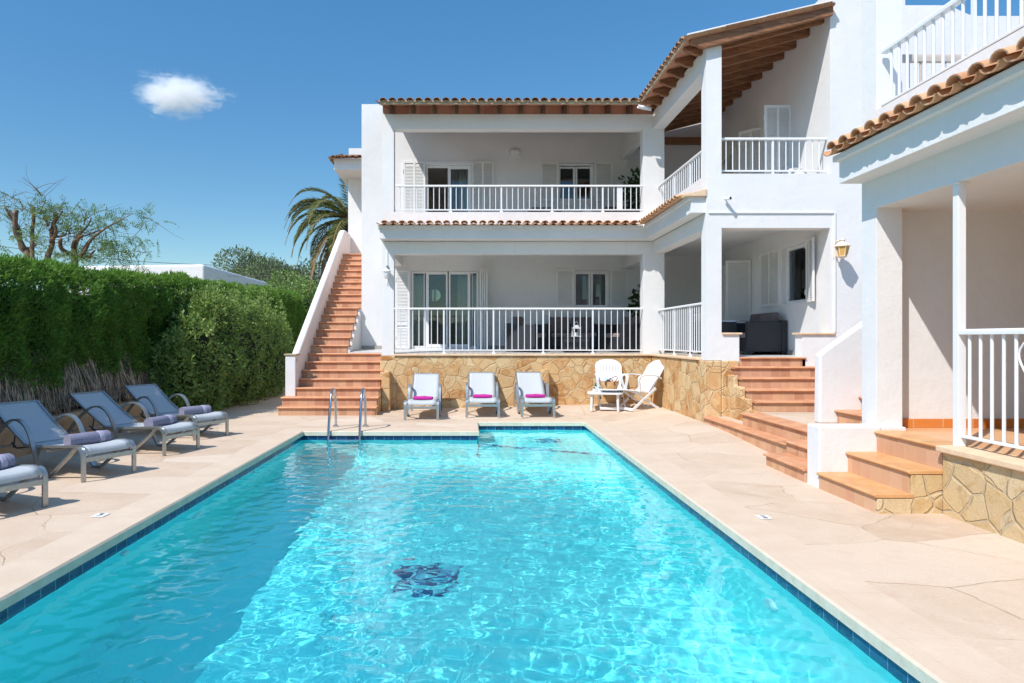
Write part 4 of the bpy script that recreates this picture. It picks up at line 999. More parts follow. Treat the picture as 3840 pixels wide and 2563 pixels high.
# ------------------------------------------------------------------ sun loungers
def catmull(pts, n=6):
    pts = [Vector(p) for p in pts]; out = []
    for i in range(len(pts)-1):
        p0, p1, p2, p3 = pts[max(i-1,0)], pts[i], pts[i+1], pts[min(i+2, len(pts)-1)]
        for k in range(n):
            t = k/n; out.append(.5*((2*p1) + (p2-p0)*t + (2*p0-5*p1+4*p2-p3)*t*t + (3*p1-p0-3*p2+p3)*t**3))
    out.append(pts[-1]); return out
def lounger(low):
    t = thing('sun_lounger', 'x', 'sun lounger'); A = MAT['aluminium']
    side = [(0,.02,0),(0,.02,.20),(0,.024,.265),(0,.05,.312),(0,.092,.333),(0,.135,.328),(0,.18,.298),(0,.25,.235),(0,.48,.065),(0,.55,.022),(0,.61,.010),(0,.67,.016)]
    arm = [(0,.715,.05),(0,.755,.12),(0,.845,.335),(0,.905,.45),(0,.975,.525),(0,1.06,.565),(0,1.15,.572),(0,1.25,.545),(0,1.38,.465),(0,1.52,.345),(0,1.64,.20),(0,1.72,0)]
    side += arm if low else [(0, .67+(y-.67)*.74, z) for _, y, z in arm]
    hy = 1.04 if low else .955
    for s in (-1, 1):
        m = MB(); m.ribbon([p + Vector((s*.292,0,0)) for p in catmull(side, 3)], (1,0,0), .046, .02); m.build('side_frame', A, t, autosmooth=.7)
    m = MB(); m.box(-.268, .268, .010, .036, .195, .242); m.build('crossbar', A, t, bevel=.003)
    for y, z in ((.62,.265),(hy,.262),(1.58 if low else 1.35,.235)):
        m = MB(); m.tube([(-.275,y,z),(.275,y,z)], .013, 8); m.build('crossbar', A, t, autosmooth=.8)
    seat = catmull([(0,.034,.262),(0,.030,.292),(0,.048,.328),(0,.09,.346),(0,.16,.350),(0,.50,.324),(0,hy-.10,.304),(0,hy,.306)], 4)
    back = catmull([(0,hy-.01,.312),(0,hy+.20,.435),(0,hy+.42,.582),(0,hy+.60,.712)] if low else [(0,hy-.01,.312),(0,hy+.17,.452),(0,hy+.35,.60),(0,hy+.52,.745)], 4)
    hb = back[-1]
    def fabric(path, w, sag, name):
        m = MB(); nv = len(path)-1; nu = 10
        def fn(u, v):
            p = path[min(nv, int(round(v*nv)))]; d = (path[min(nv, int(round(v*nv))+1)] - path[max(0, int(round(v*nv))-1)]).normalized()
            nrm = Vector((1,0,0)).cross(d); k = 1-(2*u-1)**2
            return p + Vector(((u-.5)*w, 0, 0)) - nrm*(-sag*k*(-1))*math.sin(PI*min(1,max(0,v)))
        m.grid(fn, nu, nv); return m.build(name, MAT['sling'], t, smooth=True, solidify=.005)
    fabric(seat, .500, .018, 'seat_sling'); b = fabric(back, .500, .016, 'back_sling')
    for s in (-1, 1):
        m = MB(); m.ribbon([p + Vector((s*.257,0,-.004)) for p in seat], (1,0,0), .020, .026); m.build('seat_rail', A, t, autosmooth=.7)
        m = MB(); m.ribbon([p + Vector((s*.257,0,0)) for p in back], (1,0,0), .020, .026); m.build('back_rail', A, t, autosmooth=.7)
    m = MB(); m.tube([(-.25,hb.y,hb.z+.004),(.25,hb.y,hb.z+.004)], .011, 8); m.build('head_bar', A, t)
    for s in (-1, 1):
        m = MB(); m.tube([(s*.20,hy+.05,.262),(s*.20,hy+.23,.245),(s*.20,hy+.32,.30)], .010, 6); m.tube([(s*.215,hy+.22,.44),(s*.215,hy+.26,.25)], .009, 6); m.build('recline_bracket', MAT['chrome_dark'], t)
    return t
lg = lounger(True); lg2 = lounger(False)
spots = [(-3.765, 7.16, 64.5, 'blue-grey sun lounger by the hedge with a lavender towel, second from the camera'),
         (-3.67, 8.73, 70, 'blue-grey sun lounger by the hedge with a lavender towel, third from the camera'),
         (-3.775, 10.0, 61, 'blue-grey sun lounger by the hedge nearest the shrub, with a lavender towel'),
         (-3.77, 5.62, 66, 'blue-grey sun lounger cut off by the left picture edge with a lavender towel'),
         (-.865, 12.17, 0, 'pale sun lounger with magenta towel by the stone wall, nearest the left staircase'),
         (.235, 12.44, 0, 'pale sun lounger with magenta towel, middle one of three by the stone wall'),
         (1.245, 12.42, 2, 'pale sun lounger with magenta towel by the stone wall, nearest the white chairs')]
def towel_roll():
    t = thing('rolled_towel', 'x', 'towel'); m = MB(); n = 22; L = .44
    def ring(x):
        vs = []
        for j in range(n):
            a = 2*PI*j/n; r = .075*(1+.05*mnoise.noise(Vector((x*9, math.cos(a)*1.6, math.sin(a)*1.6))))
            flat = -.040 if math.sin(a) < -.6 else r*math.sin(a)*.92
            vs.append((x, r*math.cos(a)*1.08, max(-.052, r*math.sin(a)*.95) + .052))
        return vs
    def roll(x0, x1, mat, name, par, grow=1.0):
        b = MB(); k = 8; vs = []
        for i in range(k+1):
            e = .93 if i in (0, k) else 1.0
            vs += [(p[0], p[1]*e*grow, (p[2]-.05)*e*grow+.05) for p in ring(x0+(x1-x0)*i/k)]
        fs = [(i*n+j, i*n+(j+1)%n, (i+1)*n+(j+1)%n, (i+1)*n+j) for i in range(k) for j in range(n)] + [tuple(range(n-1,-1,-1)), tuple(k*n+j for j in range(n))]
        b.add(vs, fs); return b.build(name, mat, par, autosmooth=1.0)
    roll(-.22, .09, MAT['lavender_towel'], 'roll', t); roll(.091, .152, MAT['lavender_band'], 'band', t, 1.004); roll(.153, .22, MAT['lavender_towel'], 'roll_end', t)
    sp = MB(); sp.tube([(.221, .009*a/2.2*math.cos(a), .048+.008*a/2.2*math.sin(a)) for a in [k*.5 for k in range(3, 28)]], .004, 5); sp.build('roll_spiral', MAT['lavender_band'], t)
    return t
def towel_fold():
    t = thing('folded_towel', 'x', 'towel'); b = MB(); n = 20; k = 12; vs = []
    for i in range(k+1):
        x = -.175 + .35*i/k; e = .86 if i in (0, k) else 1
        for j in range(n):
            a = 2*PI*j/n; c_, s_ = math.cos(a), math.sin(a)
            y = .085*abs(c_)**.6*math.copysign(1, c_)*e; z = .034*abs(s_)**.7*math.copysign(1, s_)*e + .034
            z += .010*mnoise.noise(Vector((x*8, y*10, 3))) * (z > .03); z -= .012*(x+.17)*(z > .03)
            vs.append((x, y, z))
    fs = [(i*n+j, i*n+(j+1)%n, (i+1)*n+(j+1)%n, (i+1)*n+j) for i in range(k) for j in range(n)] + [tuple(range(n-1,-1,-1)), tuple(k*n+j for j in range(n))]
    b.add(vs, fs); b.build('towel_body', MAT['magenta_towel'], t, autosmooth=1.0)
    f = MB(); f.tube([(.178, -.05+.012*k_, .036+.018*math.sin(k_*1.3)) for k_ in range(9)], .007, 6); f.build('fold_edge', MAT['magenta_towel'], t, smooth=True)
    return t
tr, tf_ = towel_roll(), towel_fold()
tl = ['rolled lavender towel on the second sun lounger from the camera by the hedge', 'rolled lavender towel on the third sun lounger from the camera by the hedge', 'rolled lavender towel on the hedge-side lounger nearest the shrub', 'rolled lavender towel on the lounger cut off at the left picture edge',
      'folded magenta towel on the lounger nearest the left staircase', 'folded magenta towel on the middle lounger by the stone wall', 'folded magenta towel on the lounger nearest the white chairs']
for i, (x, y, a, lab) in enumerate(spots):
    r = math.radians(a); g = 'sun loungers by the hedge' if i < 4 else 'sun loungers along the stone wall'
    z = gz(x, y + (.35 if i > 3 else 0)) + .003
    lsrc = lg if i < 4 else lg2
    if i in (0, 4): o = lsrc; o.location = (x, y, z); o.rotation_euler.z = r; o['label'] = lab; o['group'] = g
    else: o = dup(lsrc, (x, y, z), r, lab, g)
    yl = .36 if i < 4 else .42; px, py = x - math.sin(r)*yl, y + math.cos(r)*yl; tz = z + .337 - (.010 if i < 4 else .014)
    src = tr if i < 4 else tf_; rot = r + (math.radians((-6, 4, -8, 3, -3, -4, 3)[i])); gg = 'lavender towels' if i < 4 else 'magenta towels'
    if i in (0, 4): src.location = (px, py, tz); src.rotation_euler.z = rot; src['label'] = tl[i]; src['group'] = gg
    else: dup(src, (px, py, tz), rot, tl[i], gg)

# ------------------------------------------------------------------ white folding chairs and table
def folding_chair():
    t = thing('folding_armchair', 'x', 'chair'); W = MAT['plastic_white']
    def panel(name, L, w0, wmax, place, slots, rounded, thick=.016):
        """slatted panel; place(x, s) maps width and length to space"""
        root = None; n = 9; m = MB()
        for i in range(n):
            x0 = -wmax/2 + wmax*i/n + .005; x1 = x0 + wmax/n - .010; xm = (x0+x1)/2
            top = L - rounded*(1-math.sqrt(max(0, 1-min(1, abs(xm)/(wmax*.5))**2.6)))
            tp = lambda x: L - rounded*(1-math.sqrt(max(0, 1-min(1, abs(x)/(wmax*.5))**2.6)))
            t0, t1 = tp(x0), tp(x1)
            for k in range(10):
                wf = lambda s: w0/wmax + (1-w0/wmax)*min(1, s/(L*.5))
                a, b, a1, b1 = t0*k/10, t0*(k+1)/10, t1*k/10, t1*(k+1)/10
                e = [place(x0*wf(a), a), place(x1*wf(a1), a1), place(x1*wf(b1), b1), place(x0*wf(b), b)]
                nrm = (e[1]-e[0]).cross(e[3]-e[0]).normalized()*thick
                m.hexa(e + [q+nrm for q in e])
        o = m.build(name + '_slats', W, t)
        for s0, s1 in slots:
            b = MB(); k = 16; vs = []
            for i in range(k+1):
                x = -wmax/2 + wmax*i/k; wf = w0/wmax + (1-w0/wmax)*min(1, (s0+s1)/2/(L*.5))
                top = L - rounded*(1-math.sqrt(max(0, 1-min(1, abs(x)/(wmax*.5))**2.6)))
                lo, hi = (min(s0, top-.05), min(s1, top-.002))
                nr = (place(.1, s0)-place(0, s0)).cross(place(0, s1)-place(0, s0)).normalized()
                for s, q in ((lo, .003), (hi, .003), (hi, thick*.8), (lo, thick*.8)): vs.append(place(x*wf, s) + nr*q)
            fs = [(i*4+j, i*4+(j+1)%4, i*4+4+(j+1)%4, i*4+4+j) for i in range(k) for j in range(4)] + [(3,2,1,0), (k*4,k*4+1,k*4+2,k*4+3)]
            b.add(vs, fs); b.build(name + '_band', W, o)
        return o
    panel('back', .72, .42, .53, lambda x, s: Vector((x, .22+.34*(s/.72)+.05*(s/.72)**2-.10*(x*x)/.07*.35, .34+.60*(s/.72)-.0*(s/.72)**2)), ((0,.10), (.30,.40), (.58,.72)), .16)
    panel('seat', .50, .46, .50, lambda x, s: Vector((x, .24-s, .335+.065*(s/.5)-.03*math.sin(PI*s/.5)+.02*(x/.25)**2)), ((0,.08), (.36,.50)), .08)
    for s in (-1, 1):
        arm = catmull([(s*.265,.40,.60),(s*.28,.28,.655),(s*.285,.10,.672),(s*.285,-.06,.655),(s*.285,-.115,.625),(s*.28,-.115,.56),(s*.265,-.085,.44),(s*.25,-.07,.37)], 4)
        m = MB(); m.ribbon(arm, (1,0,0), .05, .022); m.build('armrest', W, t, autosmooth=.8)
        m = MB(); m.bar((s*.235,.30,.42), (s*.235,-.24,.012), .024, .05, (0,1,0)); m.build('leg', W, t, bevel=.006)
        m = MB(); m.bar((s*.205,-.17,.37), (s*.205,.40,.012), .024, .05, (0,1,0)); m.build('leg', W, t, bevel=.006)
        m = MB(); m.tube([(s*.248,.02,.205),(s*.19,.02,.205)], .012, 8); m.build('pivot', MAT['black_trim'], t)
    m = MB(); m.bar((-.235,-.235,.03),(.235,-.235,.03), .02, .05); m.build('foot_bar', W, t, bevel=.005)
    m = MB(); m.bar((-.205,.385,.04),(.205,.385,.04), .02, .05); m.build('foot_bar', W, t, bevel=.005)
    return t
fc = folding_chair(); gch = 'white folding armchairs'
cx1, cy1 = 2.76, 13.32; fc.location = (cx1, cy1, gz(cx1, cy1)); fc.rotation_euler.z = math.radians(-4); fc['label'] = 'white folding armchair facing the pool with a basket on its seat'; fc['group'] = gch
dup(fc, (3.18, 13.12, gz(3.18, 13.12)), math.radians(-68), 'white folding armchair turned sideways to the table, beside the stone wall', gch)
dup(fc, (5.28, 11.65, 3.63), math.radians(-60), 'white plastic armchair half hidden behind the upstairs corner balcony railing', gch)
def low_table():
    t = thing('low_table', 'square white plastic low table with potted plants, in front of the folding chairs', 'table', (2.62, 13.24, gz(2.62, 13.24)), math.radians(-12)); W = MAT['plastic_white']
    m = MB(); n = 40; o = []
    for k in range(n):
        a = 2*PI*k/n; c_, s_ = math.cos(a), math.sin(a); o.append((.335*abs(c_)**.35*math.copysign(1,c_), .335*abs(s_)**.35*math.copysign(1,s_)))
    m.prism(o, 'z', .318, .342); m.build('tabletop', W, t, bevel=.006)
    for x in (-.25, .25):
        for y in (-.25, .25):
            m = MB(); m.tube([(x,y,0),(x*.98,y*.98,.15),(x*.97,y*.97,.318)], [.021,.025,.030], 12); m.build('leg', W, t, autosmooth=.8)
    return t
lt = low_table()
def on_table(dx, dy):
    c_, s_ = math.cos(lt.rotation_euler.z), math.sin(lt.rotation_euler.z); return (lt.location.x + dx*c_ - dy*s_, lt.location.y + dx*s_ + dy*c_, lt.location.z + .343)
def pot(name, label, loc, r, h, kind):
    t = thing(name, label, 'potted plant', loc, 0, 'potted plants on the low table')
    m = MB(); m.lathe([(r*.82,0),(r*.86,.003),(r,h),(r*.9,h),(r*.86,h*.82)], (0,0,0), 24); m.build('pot', MAT['pot_white'], t, autosmooth=.6)
    f = MB(); rd = random.Random(len(label))
    n = 20 if kind == 'agave' else 22
    for k in range(n):
        a = k*2.4; e = (.25 + .75*k/n); L = (.12 if kind == 'agave' else .042)*rd.uniform(.8, 1.1); w_ = (.013 if kind == 'agave' else .011)
        d = Vector((math.cos(a)*(1.05-e), math.sin(a)*(1.05-e), e)).normalized(); sd = d.cross(Vector((0,0,1))); sd = sd.normalized() if sd.length > .01 else Vector((1,0,0))
        b = Vector((0,0,h*.85)); up = sd.cross(d).normalized()
        vs = [b - sd*w_*.6, b + sd*w_*.6, b + d*L*.5 + sd*w_ , b + d*L, b + d*L*.5 - sd*w_]
        f.add(vs + [b - up*w_*.35 + d*L*.4], [(0,1,2,3,4), (0,5,1), (1,5,2), (2,5,3), (3,5,4), (4,5,0)])
    f.build('leaves', MAT['leaf_agave' if kind == 'agave' else 'leaf_succulent'], t)
pot('potted_plant', 'larger white pot with a spiky green agave, rear of the three pots', on_table(-.16, .10), .062, .10, 'agave')
pot('potted_plant', 'small white pot with a dark succulent, left front of the agave pot', on_table(-.20, -.05), .036, .07, 'succ')
pot('potted_plant', 'small white pot with a dark succulent, right front of the agave pot', on_table(-.09, -.03), .036, .07, 'succ')
def basket():
    bx, by = 2.71, 13.25; bz = gz(2.71, 13.25) + .385
    t = thing('straw_basket', 'straw beach basket with brown leather handles on the white chair', 'basket', (bx, by, bz), math.radians(-8)); m = MB(); n = 40; rings = []
    for rx, ry, z in ((.125,.075,0),(.15,.095,.03),(.165,.105,.10),(.185,.11,.17),(.178,.104,.17),(.155,.095,.08),(.12,.07,.012)):
        rings.append([(rx*math.cos(2*PI*j/n), ry*math.sin(2*PI*j/n), z + (.012*math.cos(4*PI*j/n) if z > .15 else 0)) for j in range(n)])
    vs = [p for r in rings for p in r]; k = len(rings)
    m.add(vs, [(i*n+j, i*n+(j+1)%n, i*n+n+(j+1)%n, i*n+n+j) for i in range(k-1) for j in range(n)] + [tuple(range(n-1,-1,-1)), tuple((k-1)*n+j for j in range(n))])
    m.build('basket_body', MAT['basket_weave'], t, autosmooth=.9)
    for y, top, lean in ((-.118, .26, .10), (.11, .25, .02)):
        m = MB(); m.tube(catmull([(-.075,y,.10),(-.07,y,.17),(-.0+lean,y*.8,top),(.11+lean*.4,y*.8,top-.03),(.10,y,.17),(.085,y,.10)] if lean > .05 else [(-.075,y,.10),(-.07,y,.165),(-.03,y*.7,.205),(.03,y*.7,.205),(.075,y,.165),(.08,y,.10)], 5), .007, 6); m.build('handle', MAT['leather'], t, smooth=True)
    for x in (-.08, .09):
        m = MB(); m.box(x-.012, x+.012, -.122, -.112, .09, .16); m.build('leather_tab', MAT['leather'], t)
    b = thing('magazine', 'pastel magazine sticking out of the straw basket', 'magazine', (bx-.09, by+.03, bz+.12), math.radians(6))
    m = MB(); m.hexa([Vector(q) for q in ((-.11,0,0),(.09,0,0),(.09,.02,0),(-.11,.02,0),(-.155,.05,.19),(.045,.05,.175),(.045,.07,.175),(-.155,.07,.19))]); m.build('pages', MAT['magazine'], b)
    h = thing('sun_hat', 'light blue patterned cloth hat spilling out of the straw basket', 'hat', (bx-.05, by-.03, bz+.17)); m = MB()
    m.grid(lambda u, v: (.11*(u-.5)*2*(.6+.4*v), -.07+.13*v, .075*math.sin(PI*u)*math.sin(PI*(.15+.8*v))+.012*mnoise.noise(Vector((u*5, v*5, 1)))), 16, 12); m.build('cloth', MAT['blue_hat'], h, smooth=True, solidify=.006)
    p = thing('pink_cloth', 'rolled pink cloth standing between the hat and the basket handle', 'cloth', (bx+.0, by+.05, bz+.10)); m = MB()
    m.tube([(0,0,0),(-.01,.01,.08),(-.03,.02,.15)], [.03,.034,.026], 10); m.build('cloth_roll', MAT['pink_cloth'], p, smooth=True)
basket()

# ------------------------------------------------------------------ dark rattan sets on the terraces
def rattan_seat(w, name, label, cat, loc, deg, group, seats=1):
    t = thing(name, label, cat, loc, math.radians(deg), group); d = .72; R = MAT['rattan']
    m = MB(); m.box(-w/2, w/2, d/2-.10, d/2, .05, .62); m.build('back', R, t, bevel=.015)
    for s in (-1, 1):
        m = MB(); a, b = (s*w/2, s*(w/2-.11)); m.box(min(a,b), max(a,b), -d/2, d/2-.101, .05, .60); m.build('arm', R, t, bevel=.015)
        for y in (-d/2+.05, d/2-.05):
            m = MB(); m.box(s*(w/2-.055)-.04, s*(w/2-.055)+.04, y-.04, y+.04, 0, .052); m.build('foot', MAT['black_trim'], t)
    m = MB(); m.box(-w/2+.111, w/2-.111, -d/2+.02, d/2-.101, .06, .30); m.build('seat_base', R, t, bevel=.01)
    iw = (w-.23)/seats
    for k in range(seats):
        x0 = -w/2+.115+k*iw
        m = MB(); m.box(x0, x0+iw-.006, -d/2+.01, d/2-.20, .305, .40); m.build('seat_cushion', MAT['cushion_light'], t, bevel=.03, seg=3)
        m = MB(); m.hexa([Vector(q) for q in ((x0,d/2-.25,.41),(x0+iw-.006,d/2-.25,.41),(x0+iw-.006,d/2-.11,.41),(x0,d/2-.11,.41),(x0+.01,d/2-.19,.77),(x0+iw-.016,d/2-.19,.77),(x0+iw-.016,d/2-.08,.77),(x0+.01,d/2-.08,.77))]); m.build('back_cushion', MAT['cushion'], t, bevel=.035, seg=3)
    return t
ga = 'dark rattan terrace furniture'
rattan_seat(.76, 'rattan_armchair', 'dark rattan armchair left of the sofa on the lower loggia', 'armchair', (1.25, 15.02, 1.175), 62, ga)
rattan_seat(1.28, 'rattan_sofa', 'dark rattan two-seat sofa with brown cushions against the lower loggia wall', 'sofa', (2.36, 15.78, 1.19), 0, ga, 2)
rattan_seat(.76, 'rattan_armchair', 'dark rattan armchair right of the sofa beside the lower loggia pillar', 'armchair', (3.38, 15.0, 1.175), -62, ga)
rattan_seat(.74, 'rattan_armchair', 'dark rattan seat behind the upper loggia railing under the left window shutter', 'armchair', (1.66, 15.45, 3.70), 0, ga)
rattan_seat(.76, 'rattan_armchair', 'dark rattan seat behind the upper loggia railing beside the tall plant', 'armchair', (3.33, 15.35, 3.70), 0, ga)
rattan_seat(1.30, 'rattan_sofa', 'dark rattan sofa end-on at the top of the garden steps', 'sofa', (5.33, 12.88, 1.165), -90, ga, 2)
rattan_seat(.72, 'rattan_armchair', 'dark rattan armchair behind the low wall left of the end-on sofa', 'armchair', (4.63, 13.1, 1.165), 90, ga)
def rattan_table(label, loc):
    t = thing('rattan_table', label, 'table', loc, 0, ga); m = MB(); m.box(-.27, .27, -.25, .25, .03, .31); m.build('base', MAT['rattan'], t, bevel=.012)
    m = MB(); m.box(-.285, .285, -.265, .265, .311, .335); m.build('top', MAT['rattan'], t, bevel=.006)
    for x in (-.22, .22):
        m = MB(); m.box(x-.03, x+.03, -.2, .2, 0, .03); m.build('foot', MAT['black_trim'], t)
rattan_table('low dark rattan table with the white lantern on it, lower loggia', (2.27, 14.72, 1.165)); rattan_table('low dark rattan table behind the upper loggia railing', (2.55, 14.95, 3.70))
def lantern(label, loc):
    t = thing('candle_lantern', label, 'lantern', loc, .2, 'white candle lanterns'); W = MAT['paint_white']
    m = MB(); m.box(-.085,.085,-.085,.085,0,.015); m.build('base', W, t)
    for x in (-.068,.068):
        for y in (-.068,.068):
            m = MB(); m.box(x-.008,x+.008,y-.008,y+.008,.015,.17); m.build('corner_post', W, t)
    m = MB(); m.box(-.08,.08,-.08,.08,.17,.20); m.build('lid', W, t)
    m = MB(); m.box(-.045,.045,-.045,.045,.20,.245); m.build('chimney', W, t, bevel=.006)
    m = MB(); m.tube([(.042*math.cos(a*PI/10),0,.235+.085*math.sin(a*PI/10)) for a in range(11)], .006, 6); m.build('handle', W, t, smooth=True)
    m = MB(); m.lathe([(.03,.016),(.03,.09),(.004,.092)], (0,0,0), 16); m.build('candle', MAT['curtain'], t)
lantern('white metal candle lantern on the lower loggia table', (2.29, 14.70, 1.502)); lantern('white candle lantern with only its handle showing, upper loggia', (2.55, 14.9, 4.037))
t = thing('folded_cloth', 'folded pale blue cloth on the dark armchair behind the low wall', 'cloth', (4.72, 12.80, 1.766)); m = MB(); m.box(-.26,.26,-.04,.05,.0,.03); m.build('cloth_body', MAT['blue_hat'], t, bevel=.012)

# ------------------------------------------------------------------ things fixed to the walls
def wall_lantern():
    x, y, z = 5.785, 10.60, 2.70
    t = thing('wall_lantern', 'cream wall lantern with amber panes beside the corner terrace', 'wall lamp', (x, y, z)); Cc = MAT['plastic_cream']; k = 6
    def hexr(r, zz, ro=.5): return [(r*math.cos(2*PI*(j+ro)/k), r*math.sin(2*PI*(j+ro)/k), zz) for j in range(k)]
    def hexbody(secs, name, mat, par=t):
        m = MB(); vs = []
        for r, zz in secs: vs += hexr(r, zz)
        q = len(secs); m.add(vs, [(i*k+j, i*k+(j+1)%k, i*k+k+(j+1)%k, i*k+k+j) for i in range(q-1) for j in range(k)] + [tuple(range(k-1,-1,-1)), tuple((q-1)*k+j for j in range(k))]); return m.build(name, mat, par)
    hexbody([(.062,.035),(.092,.185)], 'amber_panes', MAT['amber_glass']); hexbody([(.02,0),(.045,.012),(.07,.03),(.07,.036)], 'base', Cc)
    hexbody([(.12,.185),(.118,.20),(.07,.235),(.035,.262),(.035,.275),(.046,.282),(.046,.29),(.02,.30),(.008,.325)], 'roof', Cc)
    for j in range(k):
        a = hexr(.064,.035)[j]; b = hexr(.095,.186)[j]; m = MB(); m.tube([a,b], .007, 5); m.build('rib', Cc, t)
    m = MB(); m.tube(catmull([(0,.20,.20),(-.03,.12,.27),(-.02,.05,.285),(0,.0,.275)], 5), .013, 7); m.tube([(0,.20,.0+.05),(0,.14,.06),(0,.07,.09)], .009, 6); m.build('arm', Cc, t, smooth=True)
    m = MB(); m.box(-.035,.035,.205,.219,.02,.26); m.build('back_plate', Cc, t, bevel=.01)
wall_lantern()
t = thing('bulkhead_lantern', 'small white wall lantern hanging under a conduit on the left loggia pillar', 'wall lamp', (-1.69, 13.90, 2.68)); W = MAT['paint_white']
m = MB(); m.lathe([(.035,0),(.052,.02),(.066,.14)], (0,0,0), 14); m.build('glass_jar', MAT['sign_white'], t, autosmooth=.6)
m = MB(); m.lathe([(.085,.142),(.08,.16),(.05,.185),(.02,.19)], (0,0,0), 14); m.build('cap', W, t, autosmooth=.6)
m = MB(); m.tube([(0,0,.19),(0,.03,.22),(0,.09,.22)], .010, 6); m.build('bracket', W, t)
m = MB(); m.box(-.02,.02,.07,.095,.20,.27); m.build('junction_box', MAT['cushion'], t)
t = thing('bulkhead_lamp', 'round white bulkhead lamp on the far wall of the upstairs corner balcony', 'wall lamp', (5.66, 15.3, 5.28)); m = MB(); m.lathe([(.10,0),(.10,.03),(.07,.055),(.02,.06)], (0,0,0), 18); m.xf(Matrix.Rotation(-PI/2, 4, 'Y') @ Matrix.Translation((0,0,-.05))).build('lamp_body', W, t, autosmooth=.6)
m = MB(); m.tube([(-.02, .085*math.cos(a), .085*math.sin(a)) for a in [k*2*PI/20 for k in range(20)]], .012, 6, closed=True); m.build('guard_ring', W, t, smooth=True)
t = thing('bulkhead_lamp', 'white bulkhead lamp above the upstairs balcony door shutter', 'wall lamp', (5.62, 12.7, 5.66)); m = MB(); m.lathe([(.09,0),(.09,.03),(.06,.08),(.02,.085)], (0,0,0), 18); m.xf(Matrix.Rotation(-PI/2, 4, 'Y') @ Matrix.Translation((0,0,-.09))).build('lamp_body', W, t, autosmooth=.6)
m = MB(); m.tube([(0, .07*math.cos(a), .07*math.sin(a)) for a in [k*2*PI/20 for k in range(20)]], .01, 6, closed=True); m.build('guard_ring', W, t, smooth=True)
t = thing('security_camera', 'small white bullet security camera on the corner balcony front', 'camera', (4.05, 10.81, 3.66)); m = MB(); m.tube([(0,0,0),(0,-.06,.005)], .012, 8); m.build('mount', W, t)
m = MB(); m.tube([(-.02,-.03,.005),(.02,-.15,-.01)], .028, 14); m.build('body', W, t, autosmooth=.8)
m = MB(); m.tube([(.0205,-.1505,-.01),(.0212,-.153,-.0103)], .019, 14); m.build('lens', MAT['black_trim'], t)
t = thing('wall_lamp', 'white rectangular up-and-down wall lamp on the upper loggia wall', 'wall lamp', (1.07, 16.245, 5.83)); m = MB(); m.box(-.105,.105,-.09,0,0,.095); m.build('housing', W, t, bevel=.006)
m = MB(); m.box(-.095,.095,-.08,-.01,-.004,-.0005); m.build('diffuser', MAT['sign_white'], t)
t = thing('air_vent', 'small square grey louvred vent on the upper loggia wall', 'vent', (3.79, 16.246, 5.585)); m = MB()
for a,b,c,d in ((-.065,.065,.052,.066),(-.065,.065,-.066,-.052),(-.065,-.052,-.052,.052),(.052,.065,-.052,.052)): m.box(a,b,-.02,0,c,d)
m.build('frame', MAT['sign_white'], t)
m = MB()
for k in range(4): m.box(-.051,.051,-.014,-.004,-.045+k*.026,-.031+k*.026)
m.build('slats', MAT['sign_white'], t)
t = thing('wall_socket', 'small white wall socket low on the lower loggia wall', 'socket', (.63, 16.246, 1.45)); m = MB(); m.box(-.045,.045,-.012,0,-.045,.045); m.build('plate', W, t, bevel=.004)
m = MB(); m.lathe([(.018,0),(.018,.003)], (0,0,0), 12); m.xf(Matrix.Translation((0,-.013,0)) @ Matrix.Rotation(PI/2, 4, 'X')).build('socket_face', MAT['sign_white'], t)
# leafy house plants behind the pillars are built with the vegetation

# ------------------------------------------------------------------ pool ladder and depth plates
t = thing('pool_ladder', 'stainless steel pool ladder with two curved handrails at the far pool edge', 'ladder', (-1.97, 10.9, 0))
for s in (-1, 1):
    x = s*.245
    m = MB(); m.tube(catmull([(x,-.235,-1.0),(x,-.235,-.35),(x,-.225,-.12),(x,-.14,.20),(x,-.03,.50),(x,.05,.605),(x,.16,.64),(x,.27,.60),(x,.335,.49),(x,.37,.25),(x,.39,.02)], 6), .021, 12); m.build('handrail', MAT['steel'], t, smooth=True)
    m = MB(); m.lathe([(.05,.003),(.05,.02),(.026,.032)], (x,.39,0), 18); m.build('flange', MAT['steel'], t, autosmooth=.6)
for z in (-.135, -.42, -.70):
    m = MB(); m.box(-.24,.24,-.27,-.19,z-.015,z+.015); m.build('rung', MAT['steel'], t, bevel=.006)
def depth_plate(label, x, y, rot, text):
    t = thing('depth_plate', label, 'sign', (x, y, .0045), rot, 'pool depth plates'); m = MB(); m.box(-.055,.055,-.05,.05,0,.003); m.build('plate', MAT['sign_white'], t)
    cu = bpy.data.curves.new('text', 'FONT'); cu.body = text; cu.size = .052; cu.align_x = 'CENTER'; cu.align_y = 'CENTER'; cu.extrude = .0008
    tmp = bpy.data.objects.new('tmp', cu); C.objects.link(tmp); bpy.context.view_layer.update()
    me = bpy.data.meshes.new_from_object(tmp.evaluated_get(bpy.context.evaluated_depsgraph_get())); bpy.data.objects.remove(tmp)
    me.materials.clear(); me.materials.append(MAT['ink']); o = bpy.data.objects.new('lettering', me); C.objects.link(o); o.parent = t; o.location = (0, 0, .0042)
depth_plate('white pool depth plate reading 1,60 on the right-hand paving', 2.385, 5.54, -PI/2, '1,60')
depth_plate('white pool depth plate reading 1,60 on the left-hand paving', -3.03, 5.60, PI/2, '1,60')
